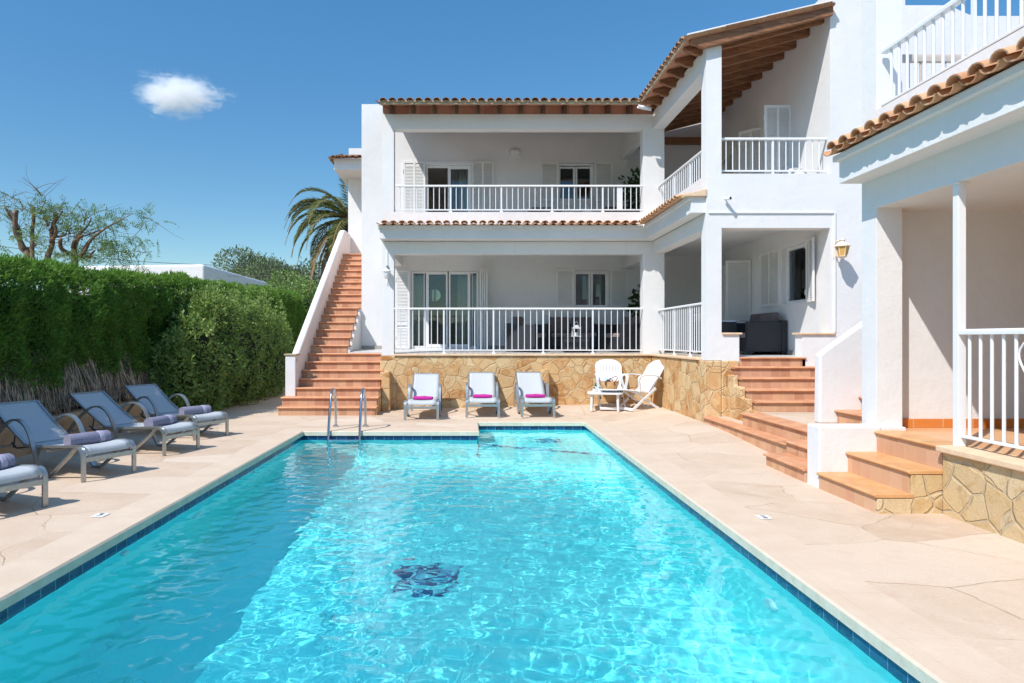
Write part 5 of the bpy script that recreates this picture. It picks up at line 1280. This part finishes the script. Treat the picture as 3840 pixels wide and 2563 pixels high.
# ------------------------------------------------------------------ plants
def blades(base, d, L, W, curl=.0, nrm=None):
    """n diamond leaves: base (n,3), unit d (n,3), lengths, widths -> verts, quads"""
    n = len(base); r = RNG.normal(size=(n,3)); s = np.cross(d, r); s /= np.linalg.norm(s, axis=1, keepdims=True)+1e-9
    L = np.broadcast_to(L, (n,))[:,None]; W = np.broadcast_to(W, (n,))[:,None]
    up = np.cross(s, d); mid = base + d*L*.5 + up*L*curl
    v = np.stack([base, mid + s*W*.5, base + d*L, mid - s*W*.5], 1).reshape(-1,3)
    q = np.arange(n*4).reshape(n,4); return v, q
def unit(a): return a/(np.linalg.norm(a, axis=-1, keepdims=True)+1e-9)
def merge(parts):
    vs, qs, k = [], [], 0
    for v, q in parts: vs.append(v); qs.append(q+k); k += len(v)
    return np.concatenate(vs), np.concatenate(qs)
def nz(a, b, s=1.0, o=0.0):
    return np.array([mnoise.noise(Vector((x*s+o, y*s-o, o*.37))) for x, y in zip(a, b)])
# --- tall conifer hedge along the left
HX0, HX1 = -7.05, -5.72
def htop(y): return np.where(y < 12.4, 2.45 + .018*(y-8), 2.60 + .036*(y-12.5))
hedge = thing('conifer_hedge', 'tall clipped dark green conifer hedge along the left side with bare twigs at its foot', 'hedge', (0, 0, 0))
def hedge_face(n, y0, y1, zlo):
    y = RNG.uniform(y0, y1, n); z = zlo + (htop(y)-zlo)*RNG.uniform(0, 1, n)**.92
    x = HX1 + .16*nz(y, z, .9, 3.1) + .20*nz(y*1.5, z*.9, 1.7, 7.7) + .10*nz(y, z, 4.5, 1.7) + .07*np.abs(np.sin(y*3.6+nz(y,z,1.2,4)*1.5)) - np.abs(RNG.normal(0, .07, n)) - .25*np.clip((z-htop(y)+.35)/.35, 0, 1)**2
    low = np.clip((.97 + .24*nz(y, y*0, 1.4, 2) - z)/.18, 0, 1); keep = RNG.uniform(0, 1, n) > low*.95
    b = np.stack([x, y, z], 1)[keep]
    d = unit(np.array([.55, 0, .55]) + RNG.normal(0, .42, (len(b),3))); return b, d
parts = []
b, d = hedge_face(125000, 4.0, 13.2, .72); parts.append(blades(b, d, RNG.uniform(.030,.075,len(b)), RNG.uniform(.010,.021,len(b))))
# sprays standing proud of the face
sb, sd_ = hedge_face(3800, 4.0, 23.0, .8); fan = []
for k in range(14):
    dd = unit(sd_ + RNG.normal(0, .32, sd_.shape)); fan.append(blades(sb + sd_*RNG.uniform(0,.10,(len(sb),1)), dd, RNG.uniform(.03,.075,len(sb)), RNG.uniform(.009,.018,len(sb))))
bright = merge(fan)
b, d = hedge_face(60000, 12.8, 23.5, .30); parts.append(blades(b, d, RNG.uniform(.05,.10,len(b)), RNG.uniform(.018,.034,len(b))))
n = 52000; y = RNG.uniform(4.0, 23.5, n); x = RNG.uniform(HX0, HX1-.02, n)
zt = htop(y) + .14*nz(x, y, 1.3, 5) + .12*nz(x, y, 3.5, 9) - .25*np.clip((x-(HX1-.25))/.25, 0, 1)**2 - RNG.exponential(.03, n)
b = np.stack([x, y, zt], 1); d = unit(np.array([.15, 0, .9]) + RNG.normal(0, .38, (n,3))); tips = blades(b, d, RNG.uniform(.05,.13,n), RNG.uniform(.012,.024,n))
fast_mesh('foliage', *merge(parts), MAT['leaf_hedge'], hedge)
fast_mesh('face_sprays', *bright, MAT['leaf_spray'], hedge)
fast_mesh('top_growth', *tips, MAT['leaf_tip'], hedge)
m = MB(); m.box(HX0, HX1-.17, 3.9, 23.6, .98, 2.12); m.box(HX0+.1, HX1-.35, 3.9, 23.6, .05, .98); m.box(HX0+.05, HX1-.24, 12.6, 23.6, 2.12, 2.40); m.box(HX0+.05, HX1-.26, 17, 23.6, 2.40, 2.55); m.box(HX0, HX1-.2, 13.2, 23.6, .2, .98); m.build('hedge_core', MAT['hedge_core'], hedge)  # near-black filler boxes, added to block light through the leaves
def strands(n, y0, y1, mat, seed, name='twigs'):
    r = np.random.default_rng(seed); y = r.uniform(y0, y1, n); K = 5; vs, qs = [], []
    top = np.stack([np.full(n, HX1-.03) - np.abs(r.normal(0, .10, n)), y, r.uniform(.95, 1.30, n)], 1)
    cl = .16*np.sin(y*5.1)+.12*np.sin(y*11.3+1)
    end = np.stack([np.full(n, HX1+.03)+r.normal(0,.05,n), y + r.normal(0,.09,n) + cl*.7, np.clip(r.normal(.50, .07, n), .40, .80)], 1)
    mid = (top+end)/2 + np.stack([np.abs(r.normal(.05,.04,n)), r.normal(0,.05,n), r.normal(0,.03,n)], 1)
    w = r.uniform(.004, .011, n)[:,None]; pts = []
    for k in range(K):
        t = k/(K-1); p = (1-t)**2*top + 2*t*(1-t)*mid + t*t*end; p = p + r.normal(0, .006, (n,3)); pts.append(p)
    off = [np.array([.9,.4,0]), np.array([-.5,.85,0]), np.array([-.5,-.85,.1])]
    for k in range(K):
        for o_ in off: vs.append(pts[k] + o_*w*(1-.5*k/(K-1)))
    V = np.stack(vs, 1).reshape(-1,3); base = (np.arange(n)*K*3)[:,None]
    for k in range(K-1):
        for j in range(3): qs.append(base + np.array([k*3+j, k*3+(j+1)%3, k*3+3+(j+1)%3, k*3+3+j]))
    return fast_mesh(name, V, np.concatenate(qs), MAT[mat], hedge)
strands(2400, 4.0, 12.9, 'twig', 1); strands(1500, 4.0, 12.9, 'twig_dark', 2)
pw = thing('planter_wall', 'low rough terracotta-coloured planter wall under the hedge', 'wall', (-5.6, 8, 0)); m = MB()
m.prism([(-.22,-.05),(.06,-.05),(.05,.36),(.01,.415),(-.22,.42)], 'y', -4, 4.35); m.build('wall_body', MAT['planter_terracotta'], pw, bevel=.03)
m = MB(); m.box(-1.4, -.221, -4, 4.35, -.05, .40); m.build('soil', MAT['soil'], pw)
# --- pittosporum shrub in front of the hedge
def shrub_pts(n, c, r, seed, shell=.35):
    rr = np.random.default_rng(seed); u = unit(rr.normal(size=(n,3))); rad = 1 - np.abs(rr.normal(0, shell*.4, n))
    bump = np.array([mnoise.noise(Vector(p*2.1)+Vector((seed,0,0)))*.36 + mnoise.noise(Vector(p*5)+Vector((0,seed,0)))*.24 for p in u])
    p = u*(rad*(1+bump))[:,None]*np.array(r) + np.array(c); return p, u
sh = thing('broadleaf_shrub', 'large glossy broadleaf shrub with yellow flecks between the loungers and the staircase path', 'shrub', (0,0,0))
P_, U_ = [], []
clump = lambda q: .10*np.array([mnoise.noise(Vector(v)*2.6) for v in q])[:,None]
for c, r, n, sd in (((-5.30,13.1,.9),(.56,.9,1.1),5500,1), ((-5.25,13.9,1.3),(.60,.8,1.15),5000,2), ((-5.20,15.0,1.15),(.58,1.0,1.25),5500,3), ((-5.15,16.1,1.25),(.52,1.0,1.25),4500,6), ((-5.1,17.3,1.05),(.50,1.2,1.15),4500,4), ((-5.35,12.4,.7),(.40,.5,.75),2200,5), ((-5.5,14.6,2.0),(.5,1.6,.5),2500,7)):
    p, u = shrub_pts(n, c, r, sd); k = p[:,2] > .02; p = p + u*clump(p)*1.6; P_.append(p[k]); U_.append(u[k])
p = np.concatenate(P_); u = np.concatenate(U_); n = len(p); rosette = RNG.normal(0, .7, (n,3))
fast_mesh('foliage', *merge([blades(p, unit(u + rosette + np.array([0,0,.25])), RNG.uniform(.06,.11,n), RNG.uniform(.026,.042,n), .06), blades(p, unit(u*.6 + RNG.normal(0,.7,(n,3))), RNG.uniform(.05,.09,n), RNG.uniform(.022,.036,n), .06)]), MAT['leaf_shrub'], sh)
sx = RNG.choice(n, 160, False); sv = []
for kk in range(7): sv.append(blades(p[sx] + (u[sx]*.6+np.array([0,0,.7]))*(.03+.035*kk), unit(u[sx]*.5 + RNG.normal(0,.7,(160,3)) + np.array([0,0,.5])), RNG.uniform(.05,.085,160), RNG.uniform(.02,.032,160), .05))
fast_mesh('shoots', *merge(sv), MAT['leaf_shrub'], sh)
k = RNG.choice(n, 380, False); fast_mesh('yellow_leaves', *blades(p[k]+u[k]*.03, unit(u[k]+RNG.normal(0,.5,(380,3))), RNG.uniform(.04,.08,380), RNG.uniform(.022,.036,380)), MAT['leaf_yellow'], sh)
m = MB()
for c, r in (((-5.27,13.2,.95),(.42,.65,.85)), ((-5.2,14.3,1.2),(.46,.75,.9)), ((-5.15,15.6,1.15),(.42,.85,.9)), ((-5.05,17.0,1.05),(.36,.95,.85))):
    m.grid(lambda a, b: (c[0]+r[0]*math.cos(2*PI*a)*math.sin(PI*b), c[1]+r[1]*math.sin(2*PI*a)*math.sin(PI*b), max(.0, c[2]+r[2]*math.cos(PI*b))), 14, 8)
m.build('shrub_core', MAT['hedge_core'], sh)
for i in range(6):
    y = 12.6+i*.9; m = MB(); m.tube([(-5.2,y,-.03),(-5.15,y+.1,.3),(-5.2,y+.05,.8)], [.03,.024,.012], 6); m.build('stem', MAT['bark_grey'], sh)
# --- limbs and drooping foliage
def limb(mb, pts, r0, r1, n=8):
    pp = catmull(pts, 4); k = len(pp); mb.tube([p + Vector((mnoise.noise(p*3)*.03, 0, mnoise.noise(p*3+Vector((9,0,0)))*.03)) for p in pp], [r0+(r1-r0)*i/(k-1) for i in range(k)], n)
def R7(x, y, Y, dy=0.0): return P(x/3.356, 680+y/3.356, Y) + Vector((0, dy, 0))
def pinnate(clumps, spread, seed, ls=.10):
    """pendulous sprays: strands that hang and carry leaflets; clumps = (point, count, droop)"""
    rr = np.random.default_rng(seed); out = []
    for c, cnt, droop in clumps:
        for _ in range(cnt):
            p = np.array(c) + rr.normal(0, spread, 3)*np.array([1,1,.55]); d = unit(np.array([rr.normal(0,.75), rr.normal(0,.75), rr.normal(.45,.4)])); K = int(rr.integers(5, 11)); step = .045
            pts = []
            for k in range(K):
                d = unit(d + np.array([0,0,-droop])); p = p + d*step; pts.append((p.copy(), d.copy()))
            B = np.array([q[0] for q in pts]); D = np.array([q[1] for q in pts]); sd = unit(np.cross(D, rr.normal(size=3)))
            for s in (-1, 1): out.append(blades(B, unit(D*.5 + sd*s), rr.uniform(ls*.7, ls, K), ls*.18))
            out.append(blades(B-D*step, D, step*1.3, .008))
    return merge(out)
Yt = 15.6
def pollard(label, limbs, clumps, seed, grp='pollarded trees behind the hedge', bark='bark_grey'):
    c0 = limbs[0][0][0]; b = R7(*c0, Yt); t = thing('pollarded_tree', label, 'tree', (b.x, Yt, 0), 0, grp); inv = Vector((b.x, Yt, 0)); rd = random.Random(seed)
    first = True
    for pts, r0, r1, dy in limbs:
        w = [R7(x, y, Yt, dy*i/(len(pts)-1)) - inv for i, (x, y) in enumerate(pts)]
        if first: w = [Vector((w[0].x-.05, 0, 0)), Vector((w[0].x, 0, 1.2))] + w
        m = MB(); limb(m, w, r0*.5, r1*.5); m.build('trunk' if first else 'limb', MAT[bark], t, smooth=True); first = False
    tw = MB()
    for _ in range(46):
        pts = limbs[rd.randrange(len(limbs))][0]; x, y = pts[rd.randrange(max(1, len(pts)//2), len(pts))]; a = R7(x, y, Yt) - inv; q = [a]
        dv = Vector((rd.uniform(-1,1), rd.uniform(-.6,.6), rd.uniform(-.1,1.1)))*.11
        for _k in range(5): dv += Vector((rd.uniform(-.05,.05), rd.uniform(-.05,.05), rd.uniform(-.06,.03))); q.append(q[-1]+dv)
        tw.tube(q, [.007,.006,.005,.004,.003,.002], 4)
    tw.build('twigs', MAT['bark_grey'], t)
    v, q = pinnate([(tuple(R7(x, y, Yt, rd.uniform(-.3,.3)) - inv), max(2, int(n*1.05)), dr*.62) for x, y, n, dr in clumps], .13, seed)
    fast_mesh('crown', v, q, MAT['leaf_pepper'], t)
pollard('pollarded tree with three bare sawn limbs, furthest left behind the hedge',
    [([(345,985),(310,880),(230,820),(205,640),(130,500),(55,350)], .17, .06, .2), ([(310,850),(262,720),(235,600),(280,380)], .12, .10, -.2), ([(235,620),(170,500),(100,330)], .07, .05, -.1), ([(405,1000),(398,800),(390,600),(375,315)], .10, .075, .1), ([(330,830),(380,830),(420,800)], .05, .04, .1), ([(390,440),(480,390),(530,260),(520,190),(440,100)], .03, .008, .2), ([(340,380),(260,290),(160,210),(10,140)], .02, .008, .1)],
    [(60,300,9,.10),(130,310,9,.10),(20,470,5,.25),(140,660,6,.2),(380,740,9,.14),(480,760,9,.2),(330,700,4,.2),(20,850,6,.3),(480,420,4,.15),(620,400,3,.2),(90,640,3,.3)], 21)
pollard('pollarded tree with a reddish fissured trunk, second from left behind the hedge',
    [([(600,1040),(605,900),(620,780),(600,620),(640,375)], .16, .085, .2), ([(640,770),(720,700),(745,640),(740,520),(800,460)], .09, .045, -.2), ([(625,640),(680,520),(745,370)], .05, .03, .1), ([(600,560),(560,500),(520,420)], .06, .05, .1), ([(720,705),(800,690),(860,670)], .06, .05, -.1)],
    [(560,380,9,.15),(640,350,8,.12),(720,390,9,.15),(760,440,6,.2),(580,500,8,.25),(610,560,6,.25),(760,520,5,.2),(640,960,8,.12),(700,960,6,.15),(840,640,6,.2)], 22, bark='bark_red')
pollard('pollarded tree with a long leaning branch and hanging foliage, rightmost behind the hedge',
    [([(940,1060),(930,960),(900,860),(900,760),(940,650)], .19, .09, .2), ([(860,900),(810,850),(830,770),(870,760)], .10, .08, -.3), ([(910,830),(960,770),(1030,740),(1100,710)], .08, .07, -.2), ([(1000,960),(1090,880),(1180,750),(1290,670),(1400,615),(1520,555),(1640,500),(1790,450)], .085, .010, -.4), ([(1050,900),(1050,820),(1090,720)], .10, .07, .2), ([(980,730),(1030,650),(1080,570),(1110,470)], .06, .03, .1), ([(1070,700),(1130,650),(1250,600)], .035, .025, .1), ([(1060,560),(1060,500),(1075,410)], .03, .02, 0), ([(1120,970),(1180,910),(1230,880)], .05, .04, -.1), ([(1520,555),(1600,600),(1680,700),(1770,800),(1840,900)], .012, .004, -.4)],
    [(870,570,12,.15),(900,640,12,.2),(850,520,6,.1),(1030,420,8,.12),(1140,440,10,.15),(1200,460,8,.15),(1330,500,12,.15),(1400,520,12,.18),(1340,600,9,.3),(1380,720,14,.4),(1440,800,14,.45),(1500,880,14,.5),(1560,780,9,.4),(1420,920,10,.4),(1540,980,9,.5),(1620,1040,8,.5),(1850,450,9,.12),(1880,470,7,.25),(1740,590,5,.3),(1680,650,4,.4),(1720,780,5,.5),(1800,880,5,.5),(1220,760,9,.3),(1260,850,8,.3),(1200,990,10,.2),(1080,960,12,.15),(960,930,9,.12),(1000,1010,9,.12),(880,940,7,.15),(1130,620,6,.25)], 23, bark='bark_red')
# --- palm behind the outside stair
palm = thing('date_palm', 'date palm with arching drooping fronds behind the outdoor staircase', 'palm', (-4.35, 25.0, 0))
m = MB(); m.tube([(.25,0,0),(.1,0,2),(0,0,4),(0,0,5.8)], [.26,.22,.21,.25], 14); m.build('trunk', MAT['bark_grey'], palm, smooth=True)
def frond(az, el, L, droop, mat, seed, name):
    rr = np.random.default_rng(seed); K = 46; d = np.array([math.cos(az)*math.cos(el), math.sin(az)*math.cos(el), math.sin(el)]); p = np.array([0,0,5.85]) + d*.15; pts, ds = [], []
    for k in range(K):
        t = k/K; d = unit(d + np.array([0,0,-droop*(.25+1.5*t)])*(1/K)*2.4); p = p + d*L/K; pts.append(p.copy()); ds.append(d.copy())
    B, D = np.array(pts), np.array(ds); side = unit(np.cross(D, np.array([0,0,1.0]))); up = np.cross(side, D); parts = []
    m = MB(); m.tube([Vector(q) for q in B[::5]], [.028*(1-.8*i/9) + .004 for i in range(len(B[::5]))], 5)
    tt = np.linspace(0, 1, K); len_ = .42*np.sin(np.clip(tt*1.05+.12, 0, 1)*PI)**.6*L/3.0
    for s in (-1, 1):
        for rep in (0, 1, 2):
            dd = unit(side*s*.8 + D*(.55+.5*tt[:,None]) + up*(.32-.25*rep*.5) + np.array([0,0,-.30]) + rr.normal(0,.07,(K,3)))
            parts.append(blades(B + D*L/K*rep/3, dd, len_*rr.uniform(.85,1.1,K), .026, -.03))
    v, q = merge(parts); o = fast_mesh(name, v, q, MAT[mat], palm); r = m.build('rachis', MAT['leaf_palm_dry'], o); return o
rd = random.Random(4)
for i in range(17):
    az = i*2.39996; lvl = i/17
    frond(az, math.radians(62 - 75*lvl + rd.uniform(-6,6)), rd.uniform(2.7, 3.3), .95+.45*rd.random(), 'leaf_palm', 100+i, 'frond')
for i, (a, e) in enumerate(((178,12),(200,-6),(165,-20),(215,-32),(188,-28),(150,2),(232,10),(172,38),(205,30),(140,-35),(176,40),(186,55),(196,22),(183,-48),(170,-42),(192,-38))): frond(math.radians(a), math.radians(e), rd.uniform(2.6,3.2), 1.15, 'leaf_palm' if i not in (3,4,9,13,14,15) else 'leaf_palm_dry', 200+i, 'frond' if i not in (3,4,9,13,14,15) else 'dry_frond')
m = MB(); m.grid(lambda a, b: (-.15+.14*math.cos(2*PI*a)*math.sin(PI*b), -.3+.14*math.sin(2*PI*a)*math.sin(PI*b), 5.75+.22*math.cos(PI*b)), 10, 6); m.build('fruit_stalks', MAT['wicker_dark'], palm)
# --- wild olives and bushes further back
def bushy(label, c, r, n, seed, mat='leaf_olive', grp='wild olive trees beyond the hedge', size=.24):
    t = thing('olive_tree', label, 'tree', (c[0], c[1], 0), 0, grp); parts = []; rr = np.random.default_rng(seed)
    for k in range(9):
        o_ = rr.normal(0, .42, 3)*np.array([r[0], r[1], r[2]*.7]); p, u = shrub_pts(n//9, (o_[0], o_[1], c[2]+o_[2]), (r[0]*.55, r[1]*.55, r[2]*.5), seed*10+k, .5)
        parts.append(blades(p, unit(u+rr.normal(0,.6,(len(p),3))), rr.uniform(size*.6,size*1.1,len(p)), rr.uniform(size*.25,size*.4,len(p))))
    v, q = merge(parts); fast_mesh('crown', v, q, MAT[mat], t)
    hm = MB(); hm.grid(lambda a, b: (r[0]*.62*math.cos(2*PI*a)*math.sin(PI*b), r[1]*.62*math.sin(2*PI*a)*math.sin(PI*b), c[2]+r[2]*.55*math.cos(PI*b)), 14, 9); hm.build('crown_core', MAT['leaf_dark'], t, smooth=True)
    m = MB(); limb(m, [(0,0,0),(.2,0,c[2]*.4),(.1,.1,c[2]*.75),(.3,0,c[2])], .28, .10); m.build('trunk', MAT['bark_grey'], t, smooth=True)
    for s in (-1, 1):
        m = MB(); limb(m, [(.15,0,c[2]*.5),(s*r[0]*.3,.2,c[2]*.8),(s*r[0]*.5,.1,c[2]*1.05)], .12, .04); m.build('limb', MAT['bark_grey'], t, smooth=True)
bushy('grey-green wild olive with a rounded top left of the palm', (-16.5, 52, 5.2), (3.0, 2.4, 2.6), 17000, 31)
bushy('tallest grey-green wild olive just left of the palm fronds', (-13.6, 46, 4.9), (2.8, 2.4, 2.6), 17000, 32)
bushy('darker wild olive directly behind the drooping palm fronds', (-10.6, 42, 4.0), (2.8, 2.2, 2.6), 17000, 33)
bushy('bright green bush beside the staircase parapet below the palm', (-7.7, 30, 2.5), (1.7, 1.5, 1.5), 12000, 34, 'leaf_shrub', 'wild olive trees beyond the hedge', .15)
bushy('small wild olive at the far left end of the row', (-20.0, 56, 4.6), (2.2, 2.0, 2.0), 9000, 35)
# --- indoor-style plants on the loggias
def ficus(label, loc, r, h, n, seed):
    t = thing('leafy_plant', label, 'potted plant', loc, 0, 'leafy plants behind the loggia pillar'); m = MB(); m.lathe([(.13,0),(.17,.30),(.16,.30),(.15,.27)], (0,0,0), 18); m.build('pot', MAT['cushion'], t, autosmooth=.6)
    m = MB(); m.tube([(0,0,.25),(.02,.02,h*.5),(0,0,h*.8)], [.03,.025,.012], 7); m.build('stem', MAT['bark_grey'], t)
    p, u = shrub_pts(n, (0,0,h*.62), (r, r, h*.40), seed, .9); fast_mesh('leaves', *blades(p, unit(u+np.array([0,0,-.3])+RNG.normal(0,.4,(n,3))), RNG.uniform(.09,.15,n), RNG.uniform(.05,.085,n), .05), MAT['leaf_dark'], t)
ficus('tall dark leafy plant behind the upper loggia pillar', (3.95, 15.55, 3.70), .48, 1.55, 900, 41)
ficus('dark leafy plant beside the lower loggia pillar', (3.86, 15.62, 1.19), .20, 1.42, 320, 42)
# ------------------------------------------------------------------ surroundings
n = NT('dry_ground'); p_ = n.pos(); c_ = n.ramp(n.noise(p_, .25, 5, .6), [(.3, srgb(132,122,92)), (.7, srgb(172,156,122))]); n.bsdf(c_, .95); MAT['dry_ground'] = n.mat
n = NT('scrub_hill'); p_ = n.pos(); c_ = n.ramp(n.noise(p_, .16, 6, .7), [(.35, (.012,.028,.010,1)), (.65, (.045,.075,.022,1))]); n.bsdf(c_, .95, n.bump(n.noise(p_, .3, 5), .8, 1.5)); MAT['scrub_hill'] = n.mat
m = MB(); I = [(-9,-12),(14,-12),(14,26),(-9,26)]; O = [(-2500,-2500),(2500,-2500),(2500,2500),(-2500,2500)]
m.add([(x,y,-.012) for x,y in I] + [(x,y,-.012) for x,y in O], [(i, 4+i, 4+(i+1)%4, (i+1)%4) for i in range(4)]); tag(m.build('ground', MAT['dry_ground']), kind='structure')
m = MB()
def hill(u, v):
    a = math.radians(188 + 164*u); r = 34 + 90*v; hgt = (8.0 + 2.2*math.sin(u*9+.5) + 1.4*math.sin(u*23)) * sm(v*2.0) + (mnoise.noise(Vector((u*40, v*9, 2)))*1.6 + mnoise.noise(Vector((u*110, v*20, 5)))*.9)*sm(v*2)
    return (r*math.cos(a), r*math.sin(a), -.5 + max(0, hgt))
m.grid(hill, 220, 14); tag(m.build('hill', MAT['scrub_hill'], smooth=True), kind='structure')
nb = thing('neighbour_house', 'long low white flat-roofed house beyond the hedge', 'house', (-14, 36, 0))
m = MB(); m.prism([(-3.5,0),(-3.5,4.66),(2.18,4.74),(2.33,4.70),(2.33,0)], 'y', -6, 13); m.build('wall', MAT['plaster'], nb, bevel=.10, seg=4)
m = MB(); m.box(-3.3, 2.1, -5.7, 12.7, 4.60, 4.655); m.build('roof', MAT['mortar'], nb)
for k in range(2):
    m = MB(); m.box(2.33, 2.36, -3+k*6, -1.8+k*6, 1.4, 2.5); m.build('window', MAT['window_glass'], nb)
pl = thing('power_line', 'upper thin black overhead cable crossing the sky behind the palm', 'cable', (0, 34, 0), 0, 'overhead cables')
a, b = P(-120, 905, 34), P(1330, 992, 34)
m = MB(); m.tube([(a.x+(b.x-a.x)*t/24, 0, a.z+(b.z-a.z)*t/24 - .5*(1-(2*t/24-1)**2)) for t in range(25)], .014, 5); m.build('wire', MAT['wire'], pl)
pl2 = thing('power_line', 'lower thin overhead cable passing in front of the olive trees', 'cable', (0, 33, 0), 0, 'overhead cables')
a, b = P(-120, 985, 33), P(1330, 1030, 33)
m = MB(); m.tube([(a.x+(b.x-a.x)*t/24, 0, a.z+(b.z-a.z)*t/24 - .3*(1-(2*t/24-1)**2)) for t in range(25)], .014, 5); m.build('wire', MAT['cushion'], pl2)
# ------------------------------------------------------------------ one small cloud
def cloud():
    n = NT('cloud_vapour'); tc = n.n('TexCoord').outputs['Object']; sp = n.n('SeparateXYZ'); n.set(sp.inputs[0], tc)
    v = n.warp(n.warp(tc, 1.4, .5), 5.0, .16)
    lo = n.noise(v, 1.7, 3, .5); hi = n.noise(v, 5.2, 9, .70)
    ml = n.n('Mapping'); n.set(ml.inputs[0], tc); ml.inputs['Scale'].default_value = (1, 1, 1.05); s2 = n.n('VectorMath', operation='LENGTH'); n.set(s2.inputs[0], ml.outputs[0]); ln = s2.outputs['Value']
    d = n.math('SUBTRACT', n.math('MULTIPLY_ADD', lo, 1.25, .10), ln)
    d = n.math('ADD', d, n.math('MULTIPLY_ADD', hi, 1.55, -.80))
    d = n.math('POWER', n.rng(d, .0, .55), 1.3)
    pv = n.n('VolumePrincipled'); pv.inputs['Color'].default_value = (.97,.98,1,1); pv.inputs['Anisotropy'].default_value = .1
    n.set(pv.inputs['Density'], n.math('MULTIPLY', d, CLOUD_D)); n.t.links.new(pv.outputs[0], n.out.inputs[1]); MAT['cloud_vapour'] = n.mat
    m = MB(); m.grid(lambda u, v: (1.15*math.cos(2*PI*u)*math.sin(PI*v), 1.15*math.sin(2*PI*u)*math.sin(PI*v), 1.15*math.cos(PI*v)), 24, 12)
    m.f = [tuple(reversed(f)) for f in m.f]
    o = m.build('cloud', MAT['cloud_vapour'], smooth=True); o.location = P(668, 352, 400); o.scale = (34, 20, 16.5); o.rotation_euler = (0, math.radians(7), 0); tag(o, kind='structure')
CLOUD_D = .24
cloud()
cy.volume_bounces = 6; cy.volume_step_rate = 2.0
